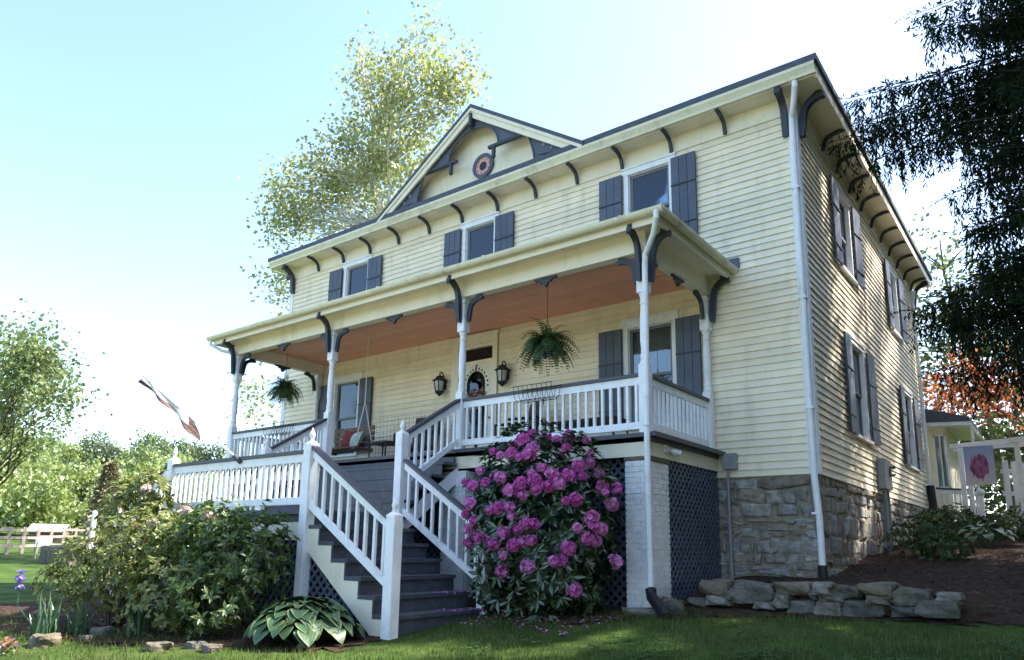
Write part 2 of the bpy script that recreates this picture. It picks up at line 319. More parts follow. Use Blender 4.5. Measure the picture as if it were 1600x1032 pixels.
# corner boards, frieze, soffit, fascia
for nm,b in [('corner_board',(-.11,.028,-.03,.0,0,ZF)),('corner_board',(0.0,.028,.001,.11,0,ZF)),('corner_board',(XL-.02,XL+.11,-.03,.0,0,ZF))]:
    mb=MB(); mb.box(*b); B(mb,nm,M_white if nm=='corner_board' else M_cream,house)
mb=MB(); mb.box(XL-.02,.032,-.034,0,ZF,ZS); B(mb,'frieze_board',M_creamtrim,house)
mb=MB(); mb.box(0,.034,.002,DP,ZF,ZS); B(mb,'frieze_board',M_creamtrim,house)
mb=MB(); mb.box(XL-OV+.06,OV-.03,-OV+.10,DP+OV-.05,ZS,ZS+.05); B(mb,'soffit',M_creamtrim,house)
def gutter_prof(o,z,h=.17,d=.12):   # ogee profile in (out, z); o = back
    return [(o,z),(o-d*.55,z),(o-d*.62,z+h*.25),(o-d*.85,z+h*.55),(o-d,z+h*.7),(o-d,z+h),(o-d+.012,z+h),(o-d+.012,z+h*.72),(o-.012,z+h*.3),(o-.012,z+h),(o,z+h)]
mb=MB(); mb.box(XL-OV+.05,OV-.02,-OV+.085,-OV+.115,ZS-.012,5.93); mb.box(OV-.05,OV-.02,-OV+.115,DP+OV-.05,ZS-.03,5.93); B(mb,'fascia',M_creamtrim,house)
mb=MB(); mb.prism(gutter_prof(-OV+.085,ZS,.165,.105),'x',XL-OV+.03,OV-.015); B(mb,'gutter',M_gutter,house)
# roof (low hip with a front cross gable)
e=OV+.02; zr0,zr1=5.93,6.03; rx0,rx1=XL+5.0,-5.0; zt=7.95; ym=DP/2
GX=-6.13; GA=7.72; GS=.662
mb=MB()
o4=[(XL-e,-e),(e,-e),(e,DP+e),(XL-e,DP+e)]
v=[(x,y,zr0) for x,y in o4]+[(x,y,zr1) for x,y in o4]+[(rx0,ym,zt),(rx1,ym,zt)]
mb.add(v,[(3,2,1,0),(0,1,5,4),(1,2,6,5),(2,3,7,6),(3,0,4,7),(4,5,9,8),(5,6,9),(6,7,8,9),(7,4,8)])
B(mb,'roof',M_roof,house)
yb=4.6; gw=(GA-5.99)/GS
mb=MB()
for s in (-1,1):
    a=[(GX,GA+.05),(GX+s*(gw+.05),GA+.05-GS*(gw+.05)),(GX+s*(gw+.05),GA-.03-GS*(gw+.05)),(GX,GA-.03)]
    mb.prism(a if s<0 else a[::-1],'y',-e-.02,yb)
B(mb,'gable_roof',M_roof,house)
# gable face
gab=MB(); gab.add([(GX-gw,-.10,5.99),(GX+gw,-.10,5.99),(GX,-.10,GA-.02)],[(0,1,2)]); gab.box(GX-gw+.15,GX+gw-.15,-.32,-.10,5.97,6.05)
gab=B(gab,'gable_face',M_creamtrim,house)
for s in (-1,1):
    mb=MB(); wd=.21; a=[(GX,GA-.03),(GX+s*(gw+.03),GA-.03-GS*(gw+.03)),(GX+s*(gw-.25),GA-.03-GS*(gw+.03)),(GX,GA-.03-wd)]
    mb.prism(a if s<0 else a[::-1],'y',-OV,-OV+.045)
    b2=[(GX,GA-.03),(GX+s*(gw+.03),GA-.03-GS*(gw+.03)),(GX+s*(gw+.03),GA-.10-GS*(gw+.03)),(GX,GA-.10)]
    mb.prism(b2 if s<0 else b2[::-1],'y',-OV-.03,-OV-.002)
    B(mb,'rake_board',M_creamtrim,gab)
    mb=MB(); a=[(GX,GA-.06),(GX+s*gw,GA-.06-GS*gw),(GX+s*gw,GA-.10-GS*gw),(GX,GA-.10)]; mb.prism(a if s<0 else a[::-1],'y',-OV+.046,-.10); B(mb,'rake_soffit',M_creamtrim,gab)
# gingerbread in the gable
def gpt(s,u,z): return (GX+s*u,z)
inner=lambda u:GA-.03-.19-GS*u+.0
for s in (-1,1):
    arch=[(.66*math.cos(t),6.72+.55*math.sin(t)) for t in np.linspace(0,math.pi/2,10)]
    poly=[(0,inner(0)+.1),(1.37,inner(1.37)+.1),(1.37,6.70),(.66,6.70)]+arch[1:]
    mb=MB(); pp=[gpt(s,u,z) for u,z in poly]; mb.prism(pp if s<0 else pp[::-1],'y',-.36,-.33)
    # raised rim along the arch
    mb.tube([(GX+s*u,-.365,z) for u,z in arch],.022,6)
    B(mb,'spandrel_panel',M_blue,gab)
    lob=[(1.37+.16*math.sin(t*math.pi/2)**1.2,6.66-.60*t) for t in np.linspace(0,1,8)]
    poly=[(1.37,inner(1.37)+.1),(2.42,inner(2.42)+.08),(2.42,6.06),(1.55,6.06)]+lob[::-1]
    mb=MB(); pp=[gpt(s,u,z) for u,z in poly]; mb.prism(pp if s<0 else pp[::-1],'y',-.36,-.33); mb.tube([(GX+s*u,-.365,z) for u,z in lob],.018,6)
    B(mb,'corner_panel',M_blue,gab)
    # pierced flowers on the panels
    mb=MB()
    for u,z,r in ((.95,6.93,.05),(.80,7.06,.035),(1.12,6.84,.035),(1.75,6.32,.05),(1.92,6.20,.04),(1.66,6.48,.035),(2.1,6.14,.03)):
        mb.lathe((0,0,0),[(0.001,0),(r,.0),(r*.7,.012),(0.001,.014)],8); k=len(mb.v)-32
        for i in range(k,len(mb.v)): p=mb.v[i]; mb.v[i]=(GX+s*u+p[0],-.362-p[2],z+p[1])
    B(mb,'flower_boss',mat('pale_blue_paint',(.17,.21,.28),.5),gab)
    mb=MB(); mb.box(min(GX+s*.42,GX+s*1.42),max(GX+s*.42,GX+s*1.42),-.40,-.33,6.665,6.72); mb.box(GX+s*.56-.028,GX+s*.56+.028,-.41,-.35,6.45,6.66)
    mb.lathe((GX+s*.56,-.38,6.40),[(.002,0),(.035,.03),(.028,.06)],8); B(mb,'stick_bracket',M_dark,gab)
mb=MB(); mb.box(GX-.03,GX+.03,-.485,-.37,7.28,GA-.16); mb.lathe((GX,-.43,7.22),[(.002,0),(.04,.03),(.032,.07)],8); B(mb,'apex_pendant',M_dark,gab)
mb=MB(); mb.box(GX-gw+.1,GX+gw-.1,-.345,-.325,6.045,6.085); B(mb,'base_strip',M_blue,gab)
def disc(mb,c,r0,r1,y0,y1,n=28):
    v=[];f=[]
    for y in (y0,y1):
        for r in (r0,r1): v+=[(c[0]+r*math.cos(2*math.pi*k/n),y,c[1]+r*math.sin(2*math.pi*k/n)) for k in range(n)]
    for k in range(n):
        j=(k+1)%n; f+=[(2*n+k,2*n+j,3*n+j,3*n+k),(n+k,n+j,3*n+j,3*n+k),(k,j,2*n+j,2*n+k)]
    mb.add(v,f)
mc=(-6.04,6.52)
md=B((lambda m:(disc(m,mc,.19,.265,-.10,-.155),m)[1])(MB()),'medallion',M_blue,gab)
mb=MB(); disc(mb,mc,.095,.19,-.10,-.135); B(mb,'medallion_ring',mat('pink_paint',(.62,.33,.27),.5),gab)
mb=MB(); disc(mb,mc,.001,.095,-.10,-.128); B(mb,'medallion_dark',M_black,gab)  # solid black disc painting the dark of the vent opening
mb=MB()
for k in range(9):
    t=2*math.pi*k/9+.2; p=(mc[0]+.165*math.cos(t),mc[1]+.165*math.sin(t)); d=(math.cos(t),math.sin(t))
    mb.add([(p[0]-d[1]*.012,-.139,p[1]+d[0]*.012),(p[0]+d[1]*.012,-.139,p[1]-d[0]*.012),(p[0]-d[0]*.045,-.139,p[1]-d[1]*.045)],[(0,1,2)])
B(mb,'medallion_spokes',M_dark,gab)
# eave brackets: S-scroll board
def bracket_prof(w,h,t=.055):
    """outline from wall foot (0,0) up to (w,h) under the soffit, outward = +"""
    c=[]; n=12
    for i in range(n+1):
        s=i/n; c.append((w*(s**1.9)*(.92)+.02+.012*math.sin(s*9),h*(1-(1-s)**2.1)*.90))
    outer=[]; 
    for i,(a,b) in enumerate(c):
        j=min(i+1,n); k=max(i-1,0); dx,dy=c[j][0]-c[k][0],c[j][1]-c[k][1]; l=math.hypot(dx,dy); outer.append((a+dy/l*t*.5,b-dx/l*t*.5))
    inn=[]
    for i,(a,b) in enumerate(c):
        j=min(i+1,n); k=max(i-1,0); dx,dy=c[j][0]-c[k][0],c[j][1]-c[k][1]; l=math.hypot(dx,dy); inn.append((max(a-dy/l*t*.5,0.),b+dx/l*t*.5))
    tip=[(w-.005,h*.80),(w+.02,h*.84),(w+.02,h*.92),(w-.01,h*.93),(w-.01,h),(w-.10,h),(w-.12,h*.95)]
    return outer+tip+inn[::-1]
bp=bracket_prof(.36,.29)
mb=MB(); mb.prism([(-a,b) for a,b in bp],'x',-.024,.024); mbr=mb.mesh('bracket',M_dark)
for k in range(12): put('eave_bracket',mbr,house,T(-1.065-.9265*k,-.032,ZS-.288))
for k in range(1,11): put('eave_bracket',mbr,house,T(.034,.45+.90*k,ZS-.288,math.pi/2))
bp2=bracket_prof(.36,.66,.09)
mb=MB(); mb.prism([(-a,b) for a,b in bp2],'x',-.045,.045); cbr=mb.mesh('corner_bracket',M_dark)
put('corner_bracket',cbr,house,T(-.13,-.034,ZS-.66)); put('corner_bracket',cbr,house,T(.036,.10,ZS-.66,math.pi/2)); put('corner_bracket',cbr,house,T(XL+.12,-.034,ZS-.66)); put('corner_bracket',cbr,house,T(.036,DP-.12,ZS-.66,math.pi/2))
put('corner_bracket',cbr,house,T(XL-.02,.12,ZS-.66,-math.pi/2))
# windows (local: u along wall, out = -y) placed by matrix
def window(M,u0,u1,z0,z1,blind=M_blind,head=.12,ho=.1,bl=.0,sash=M_white):
    w=MB(); cw=.085
    w.box(u0-cw,u0,-.04,.0,z0,z1); w.box(u1,u1+cw,-.04,.0,z0,z1); w.box(u0-cw-ho*.4,u1+cw+ho*.4,-.045,.0,z1,z1+head)
    w.box(u0-cw-ho*.5,u1+cw+ho*.5,-.065,.0,z1+head,z1+head+.03)
    # reveals
    for a in (u0,u1): w.box(min(a,a+(.012 if a==u0 else -.012)),max(a,a+(.012 if a==u0 else -.012)),0,.09,z0,z1)
    w.box(u0,u1,0,.09,z1-.012,z1)
    o=put('window',w.mesh('casing',M_creamtrim if sash is None else M_white),house,M)
    s=MB(); s.box(u0-cw-.03,u1+cw+.03,-.085,.01,z0-.05,z0); put('sill',s.mesh('sill',M_white),o,M)
    zm=(z0+z1)/2; f=MB(); t=.045
    for (a,b,y) in ((z0,zm+.02,.055),(zm-.02,z1-.012,.03)):
        f.box(u0+.012,u0+.012+t,y,y+.03,a,b); f.box(u1-.012-t,u1-.012,y,y+.03,a,b); f.box(u0+.012+t,u1-.012-t,y,y+.03,a,a+t); f.box(u0+.012+t,u1-.012-t,y,y+.03,b-t,b)
    put('sash',f.mesh('sash',mat('grey_sash',(.17,.17,.18),.5)),o,M)
    for (a,b,y) in ((z0+t,zm-.02,.072),(zm+.02,z1-.05,.045)):
        p=MB(); p.box(u0+.05,u1-.05,y,y+.004,a,b); put('pane',p.mesh('pane',M_glass),o,M)
    zb=z0+(z1-z0)*bl; n=int((z1-zb)/.035); s=MB()
    for k in range(n):
        z=z1-.02-k*.035; s.add([(u0+.03,.13,z),(u1-.03,.13,z),(u1-.03,.148,z-.026),(u0+.03,.148,z-.026)],[(0,1,2,3)])
    if n: put('blind',s.mesh('blind',blind),o,M)
    bk=MB(); bk.box(u0-.1,u1+.1,.40,.42,z0-.1,z1+.1); 
    return o
I4=Matrix.Identity(4); MS=Matrix.Rotation(math.pi/2,4,'Z')
for i,h in enumerate(FW): window(I4,*h,blind=M_blind if i<3 else M_curt,head=.10 if i<3 else .13,bl=[.05,.05,.5,.45,.75][i])
for i,h in enumerate(SW): window(MS,*h,head=.07,ho=.04,bl=.5,blind=M_curt)
def shutter(M,u0,u1,z0,z1,ang=0):
    c=MB(); hinge=Matrix.Translation((u0,-.03,0))@Matrix.Rotation(ang,4,'Z')@Matrix.Translation((-u0,0,0)); MM=M@hinge
    c.box(u0,u1,-.016,-.004,z0,z1); o=put('shutter',c.mesh('shutter_back',M_dark),house,MM)
    n=3; w=(u1-u0)/n
    for k in range(n): p=MB(); p.box(u0+k*w+.004,u0+(k+1)*w-.004,-.034,-.0165,z0,z1); put('plank',p.mesh('plank',M_blue),o,MM)
    for zz in (z0+(z1-z0)*.16,z0+(z1-z0)*.64):
        p=MB(); p.box(u0,u1,-.05,-.0345,zz,zz+.022); put('batten',p.mesh('batten',M_dark),o,MM)
for a,b,z0,z1 in [(-3.374,-2.924,3.92,5.35),(-2.0,-1.571,3.92,5.35),(-7.083,-6.645,3.92,5.34),(-5.735,-5.282,3.92,5.35),(-10.785,-10.33,3.92,5.33),(-9.425,-8.982,3.92,5.34),
                  (-3.405,-2.967,.9,2.565),(-2.0,-1.591,.9,2.565),(-10.87,-10.46,.9,2.55),(-9.48,-9.087,.9,2.55)]: shutter(Matrix.Translation((0,-.026,0)),a,b,z0,z1)
MSs=MS@Matrix.Translation((0,-.026,0))
for (h,a) in zip(SW,(0,0,0,0)):
    shutter(MSs,h[0]-.09-.42,h[0]-.095,h[2]-.02,h[3]+.02,.0); shutter(MSs,h[1]+.095,h[1]+.09+.42,h[2]-.02,h[3]+.02,-.08)
# front door
dr=MB(); dr.box(-6.80,-6.62,-.05,0,.40,2.82); dr.box(-5.76,-5.645,-.05,0,.40,2.82); dr.box(-6.80,-5.645,-.055,0,2.82,2.97); dr.box(-6.85,-5.60,-.09,0,2.97,3.01)
dr.box(-6.62,-5.76,-.02,.06,2.44,2.50); dr.box(-6.62,-5.76,-.01,.06,2.76,2.82)
door=B(dr,'door',M_creamtrim,house)
mb=MB(); mb.box(-6.52,-5.79,.02,.03,2.50,2.76); B(mb,'transom_pane',M_glass,door)
def arch_poly(cx,w,z0,zt,n=14):
    return [(cx-w,z0),(cx+w,z0)]+[(cx+w*math.cos(t),zt-w*1.15+w*1.15*math.sin(t)) for t in np.linspace(0,math.pi,n)]
mb=MB(); ap=arch_poly(-6.19,.215,.98,2.28); outer=[(-6.62,.42),(-5.76,.42),(-5.76,2.44),(-6.62,2.44)]
# leaf with an arched light: strips either side, panel below, arch spandrels
for k in range(len(ap)-3):
    (xa,za),(xb_,zb_)=ap[k+2],ap[k+3]; mb.add([(xa,.0,za),(xb_,.0,zb_),(xb_,.0,2.44),(xa,.0,2.44)],[(0,1,2,3)])
mb.box(-6.62,-6.405,.0,.04,.42,2.44); mb.box(-5.975,-5.76,.0,.04,.42,2.44); mb.box(-6.405,-5.975,.0,.04,.42,.98)
B(mb,'door_leaf',mat('door_paint',(.74,.70,.58),.45),door)
mb=MB(); mb.prism(ap,'y',.022,.026); B(mb,'door_pane',M_glass,door)
mb=MB(); mb.tube([(x,-.005,z) for x,z in ap+[ap[0]]],.014,6)
for k in range(13):
    t=math.pi*k/12; c=(-6.19+.30*math.cos(t),1.98+.36*math.sin(t)); mb.lathe((0,0,0),[(.001,0),(.022,.003),(.001,.012)],6)
    for i in range(len(mb.v)-18,len(mb.v)): p=mb.v[i]; mb.v[i]=(c[0]+p[0],-.004-p[2],c[1]+p[1])
mb.tube([(-6.19,-.01,2.27),(-6.19,-.015,2.38),(-6.16,-.015,2.42)],.012,6)
B(mb,'door_scrollwork',M_iron,door)
mb=MB(); mb.lathe((-5.83,-.06,1.32),[(.002,0),(.03,.015),(.03,.04),(.002,.055)],8); mb.box(-5.845,-5.815,-.05,0,1.33,1.36); B(mb,'door_knob',mat('brass',(.5,.36,.14),.3),door)
# foundation
def stonewall(parent,u0,u1,z0,ztop,M,seed,bottom=None,name='stone',big=1.):
    r=random.Random(seed); z=ztop
    while z>z0+.05:
        h=r.choice([r.uniform(.07,.13),r.uniform(.14,.27)])*big; h=min(h,z-z0); u=u0
        while u<u1-.02:
            w=r.choice([r.uniform(.10,.22),r.uniform(.24,.62)])*big; w=min(w,u1-u) if u1-u-w>.1 else u1-u
            zb=bottom(u+w/2) if bottom else z0
            if z>zb:
                g=.012; hh=[(u+g,z-h+g),(u+w-g,z-h+g),(u+w-g,z-g),(u+g,z-g)]
                hh=[(a+r.uniform(-.05,.05),max(min(b+r.uniform(-.045,.045),ztop-.004),z0)) for a,b in hh]
                cx=sum(p[0] for p in hh)/4; cz=sum(p[1] for p in hh)/4; d=r.uniform(.016,.055)
                v=[(a,.0,b) for a,b in hh]+[(a,-.5*d,b) for a,b in hh]
                ring=[]
                for i in range(4):
                    a,b=hh[i],hh[(i+1)%4]; ring+=[a,((a[0]+b[0])/2+r.uniform(-.012,.012),(a[1]+b[1])/2+r.uniform(-.012,.012))]
                v=[(a,.004,b) for a,b in ring]+[(a+(cx-a)*.04,-.6*d,b+(cz-b)*.06) for a,b in ring]+[(a+(cx-a)*.22,-d,b+(cz-b)*.28) for a,b in ring]+[(cx,-d*1.1,cz)]
                f=[]
                for k in (0,8):
                    for i in range(8): j=(i+1)%8; f.append((k+j,k+i,k+8+i,k+8+j))
                f+=[(16+(i+1)%8,16+i,24) for i in range(8)]
                m=MB(); m.add(v,f); put(name,m.mesh(name,M_stone),parent,M)
            u+=w
        z-=h
mb=MB(); mb.box(-1.55,-.002,.005,.12,-1.75,0); mb.box(XL,-1.55,.03,.12,-2.2,0); ff=B(mb,'foundation_wall',M_mortar,house)
stonewall(ff,-1.52,-.004,-1.62,-.008,T(0,.014,0),3,big=.85)
mb=MB(); mb.box(-.12,-.005,.0,DP,-1.75,0); fs=B(mb,'foundation_wall',M_mortar,house)
stonewall(fs,.004,DP-.05,-1.62,-.008,MS@Matrix.Translation((0,.014,0)),5,bottom=lambda u:bedz(.1,u)-.2,big=1.25)
# downspout at the corner
def pipe(mb,pts,r=.045): mb.tube(pts,r,10)
mb=MB(); pipe(mb,[(.12,-.36,5.80),(.12,-.36,5.68),(.06,-.24,5.52),(-.02,-.10,5.36),(-.03,-.085,5.2),(-.03,-.085,-.05),(-.0,-.085,-.62),(.0,-.085,-1.30)])
for z in (4.2,2.5,.9,-.55): mb.box(-.085,.025,-.135,-.03,z,z+.03)
B(mb,'downspout',M_white,house)
mb=MB(); mb.tube([(0,-.085,-1.22),(0,-.085,-1.46)],.062,10); B(mb,'downspout_boot',M_black,house)
# ------------------------------------------------------------------ porch
PX=[-10.886,-7.811,-4.628,-1.48]; PY=-2.175; ZD=.38; ZB=2.82; ZC=3.05
porch=thing('porch',(-6.18,-1.1,-1.9),'long front porch with turned white posts, salmon ceiling and white railings','porch')
x0,x1=PX[0]-.12,PX[3]+.12; y0=PY-.12
mb=MB(); mb.box(x0+.02,x1-.02,y0+.05,-.03,ZD-.10,ZD-.031); fl=B(mb,'floor',M_step,porch)
fb=MB(); fb.box(0,.096,y0-.018,-.03,ZD-.03,ZD); fbm=fb.mesh('floorboard',mat('grey_floor_paint',(.30,.30,.29),.5,.12,6,objvar=.08))  # floorboard grey lightened to bounce light onto the ceiling
mb=MB(); mb.box(x0-.03,x1+.06,y0-.045,y0-.019,ZD-.05,ZD+.004); mb.box(x1+.062,x1+.085,y0-.045,-.03,ZD-.05,ZD+.004); B(mb,'floor_nosing',M_cap,porch)
n=int((x1-x0)/.1)
for k in range(n+1):
    xx=x0+k*.1
    if xx+.1<=x1+.06: put('floorboard',fbm,fl,T(xx,0,0))
mb=MB(); mb.box(x0+.04,x1-.04,y0+.05,y0+.09,.10,ZD-.031); B(mb,'skirt_board',M_creamtrim,porch)
mb=MB(); mb.box(x1-.08,x1-.04,y0+.091,-.03,.10,ZD-.031); B(mb,'skirt_board',M_creamtrim,porch)
mb=MB(); mb.box(x0+.04,x0+.08,y0+.091,-.03,.10,ZD-.031); B(mb,'skirt_board',M_creamtrim,porch)
# ceiling boards
mb=MB(); mb.box(x0+.1,x1-.1,PY+.07,-.03,ZC+.02,ZC+.05); cl=B(mb,'ceiling',M_salmon,porch)
cb=MB(); cb.add([(x0+.1,0,.019),(x1-.1,0,.019),(x1-.1,.082,.019),(x0+.1,.082,.019),(x0+.1,.006,0),(x1-.1,.006,0),(x1-.1,.076,0),(x0+.1,.076,0)],[(4,7,6,5),(0,4,5,1),(2,6,7,3),(0,3,7,4),(1,5,6,2)]); cbm=cb.mesh('ceiling_board',M_salmon)
for k in range(25):
    yy=PY+.07+k*.0835
    if yy+.08<-.02: put('ceiling_board',cbm,cl,T(0,yy,ZC))
# beams
BW=.075
for b in [(x0+.04,x1-.04,PY-BW,PY+BW,ZB,3.13),(PX[3]-BW,PX[3]+BW,PY+BW,-.03,ZB,3.13),(PX[0]-BW,PX[0]+BW,PY+BW,-.03,ZB,3.13)]:
    mb=MB(); mb.box(*b); B(mb,'beam',M_creamtrim,porch)
# porch roof: boxed eave, gutter, low hip
oR,oL,oY=-1.0,-11.38,-2.62
mb=MB(); mb.box(oL+.09,oR-.09,oY+.09,-.03,3.10,3.135)
B(mb,'eave_soffit',M_creamtrim,porch)
mb=MB(); mb.box(oL+.085,oR-.085,oY+.085,oY+.11,3.03,3.20); mb.box(oR-.11,oR-.085,oY+.111,-.03,3.03,3.20); mb.box(oL+.085,oL+.11,oY+.111,-.03,3.03,3.20)
mb.box(oL+.16,oR-.16,oY+.111,oY+.16,3.06,3.10); mb.box(oR-.16,oR-.111,oY+.161,-.03,3.06,3.10)
B(mb,'eave_fascia',M_creamtrim,porch)
def half_gutter(p0,p1,out,r=.062,z=3.19):
    mb=MB(); p0,p1=Vector(p0),Vector(p1); n=9; pr=[]
    for k in range(n): t=math.pi*k/(n-1); pr.append((r+r*math.cos(t),-r*1.25*math.sin(t)))
    inn=[(r+(r-.006)*math.cos(t),-(r-.006)*1.25*math.sin(t)) for t in [math.pi*k/(n-1) for k in range(n)]][::-1]
    prof=pr+inn; v=[]; o=Vector(out)
    for p in (p0,p1): v+=[p+o*a+Vector((0,0,z+b)) for a,b in prof]
    m=len(prof); mb.add(v,[(i,(i+1)%m,m+(i+1)%m,m+i) for i in range(m)]+[tuple(range(m)),tuple(range(2*m-1,m-1,-1))]); return mb
B(half_gutter((oL-.03,oY+.085,0),(oR+.03,oY+.085,0),(0,-1,0)),'gutter',M_gutter,porch)
B(half_gutter((oR-.085,oY+.0,0),(oR-.085,-.05,0),(1,0,0)),'gutter',M_gutter,porch)
B(half_gutter((oL+.085,oY+.0,0),(oL+.085,-.05,0),(-1,0,0)),'gutter',M_gutter,porch)
mb=MB()
for k in range(9): xx=oL+.6+k*1.15; mb.box(xx,xx+.03,oY-.045,oY+.085,3.185,3.20)
B(mb,'gutter_strap',mat('galvanised',(.55,.56,.57),.3),porch)
mb=MB(); hz=3.52; mb.add([(oL,oY+.02,3.205),(oR,oY+.02,3.205),(oR,-.025,3.205),(oL,-.025,3.205),(oL+1.6,-.025,hz),(oR-1.6,-.025,hz)],[(0,1,5,4),(1,2,5),(3,0,4),(2,3,4,5),(3,2,1,0)]); B(mb,'porch_roof',M_roof,porch)
mb=MB(); mb.box(oR-.30,oR+.06,-.06,-.024,3.20,3.36); mb.box(oR-.75,oR-.30,-.06,-.024,3.24,3.46); B(mb,'roof_flashing',M_blue,porch)
# posts
def post(x,y,half=False):
    mb=MB(); a=.068
    mb.cham(x-a,x+a,y-a,y+a,ZD,1.30,.008)
    pr=[(.062,1.30),(.066,1.33),(.052,1.36),(.060,1.40),(.050,1.44),(.048,1.5),(.058,1.62),(.056,1.9),(.047,2.06),(.044,2.10),(.058,2.13),(.044,2.16),(.05,2.20),(.062,2.23),(.062,2.26)]
    mb.lathe((x,y,0),pr,14)
    mb.cham(x-a-.006,x+a+.006,y-a-.006,y+a+.006,2.26,2.46,.012); mb.cham(x-a+.006,x+a-.006,y-a+.006,y+a-.006,2.46,ZB-.005,.002)
    mb.box(x-a-.012,x+a+.012,y-a-.012,y+a+.012,2.72,2.76)
    return B(mb,'post',M_white,porch)
for x in PX: post(x,PY)
post(PX[3],-.12); post(PX[0],-.12)
# post brackets
sp=bracket_prof(.30,.70,.085); sb=MB(); sb.prism([(-a,b) for a,b in sp],'x',-.03,.03); sbm=sb.mesh('post_bracket',M_dark)
wp=bracket_prof(.30,.40,.075); wb=MB(); wb.prism([(-a,b) for a,b in wp],'x',-.022,.022); wbm=wb.mesh('post_bracket',M_dark)
for i,x in enumerate(PX):
    put('post_bracket',sbm,porch,T(x,PY-.083,2.40))
    if i<3: put('post_bracket',wbm,porch,T(x+.076,PY,2.42,math.pi/2))
    if i>0: put('post_bracket',wbm,porch,T(x-.076,PY,2.42,-math.pi/2))
for x,rz in ((PX[3]+.083,math.pi/2),(PX[0]-.083,-math.pi/2)):
    put('post_bracket',sbm,porch,T(x,PY,2.40,rz)); put('post_bracket',sbm,porch,T(x,-.12,2.40,rz))
for x in (PX[3],PX[0]): put('post_bracket',wbm,porch,T(x,PY+.076,2.42,math.pi)); put('post_bracket',wbm,porch,T(x,-.196,2.42))
# pendants halfway along the beams
dp=[(-.20,0),(-.17,-.035),(-.12,-.03),(-.09,-.07),(-.05,-.06),(-.035,-.11),(0,-.135),(.035,-.11),(.05,-.06),(.09,-.07),(.12,-.03),(.17,-.035),(.20,0)]
pm=MB(); pm.prism(dp[::-1],'y',-.022,.022); pmm=pm.mesh('beam_pendant',M_dark)
for i in range(3): put('beam_pendant',pmm,porch,T((PX[i]+PX[i+1])/2,PY,ZB))
put('beam_pendant',pmm,porch,T(PX[3],-1.1,ZB,math.pi/2)); put('beam_pendant',pmm,porch,T(PX[0],-1.1,ZB,math.pi/2))
# railings
bal=MB(); bal.cham(-.019,.019,-.019,.019,0,1,.003); balm=bal.mesh('baluster',M_white)
def railing(parent,p0,p1,ztop0,ztop1,zbot0,zbot1,n,name='railing',capw=.10):
    p0,p1=Vector((*p0,0)),Vector((*p1,0)); up=lambda z:Vector((0,0,z))
    mb=MB(); mb.beam(p0+up(ztop0-.095),p1+up(ztop1-.095),.045,.10); mb.beam(p0+up(zbot0),p1+up(zbot1),.055,.09)
    r=B(mb,name,M_white,parent)
    mb=MB(); mb.beam(p0+up(ztop0-.02),p1+up(ztop1-.02),capw,.042); B(mb,'cap_rail',M_cap,r)
    for k in range(n):
        t=(k+.5)/n; q=p0.lerp(p1,t); zb=zbot0+(zbot1-zbot0)*t+.035; zt=ztop0+(ztop1-ztop0)*t-.135
        put('baluster',balm,r,Matrix.Translation((q.x,q.y,zb))@Matrix.Rotation(R.uniform(-.05,.05),4,'Z')@Matrix.Rotation(R.uniform(-.006,.006),4,'Y')@Matrix.Diagonal((1,1,zt-zb,1)))
    return r
RT=ZD+.80; RB=.50
railing(porch,(PX[2]+.07,PY),(PX[3]-.07,PY),RT,RT,RB,RB,24)
railing(porch,(PX[0]+.07,PY),(PX[1]-.07,PY),RT,RT,RB,RB,23)
railing(porch,(PX[3],PY+.07),(PX[3],-.19),RT,RT,RB,RB,15)
railing(porch,(PX[0],PY+.07),(PX[0],-.19),RT,RT,RB,RB,15)
# brick piers
def pier(x0,x1,y0,y1,z0,z1,detail=True,lab=None):
    mb=MB(); mb.box(x0+.012,x1-.012,y0+.012,y1-.012,z0,z1); p=B(mb,'brick_pier',M_brick,porch)
    z=z0; k=0
    while z<z1-.03 and detail:
        h=.068; hh=min(h,z1-z)-.008
        def run(a0,a1,fn):
            a=a0-(0 if k%2 else .11)
            while a<a1-.01:
                b=a+.215; s,e=max(a,a0),min(b,a1)
                if e-s>.03:
                    m=MB(); fn(m,s+.004,e-.004,R.uniform(-.002,.003)); put('brick',m.mesh('brick',M_brick),p)
                a=b
        run(x0,x1,lambda m,s,e,d:m.box(s,e,y0-d,y0+.05,z+.004,z+hh)); run(y0+.052,y1,lambda m,s,e,d:m.box(x1-.05,x1+d,s,e,z+.004,z+hh))
        z+=h; k+=1
    return p
pier(-1.745,-1.405,-2.27,-1.72,-1.80,.04); pier(-4.86,-4.40,-2.28,-1.82,-1.95,.06)
for x in PX[:2]: pier(x-.24,x+.24,-2.28,-1.82,-2.2,.06,False)
mb=MB(); mb.box(-1.765,-1.385,-2.255,-1.70,.042,.098); B(mb,'pier_cap',M_wood,porch)
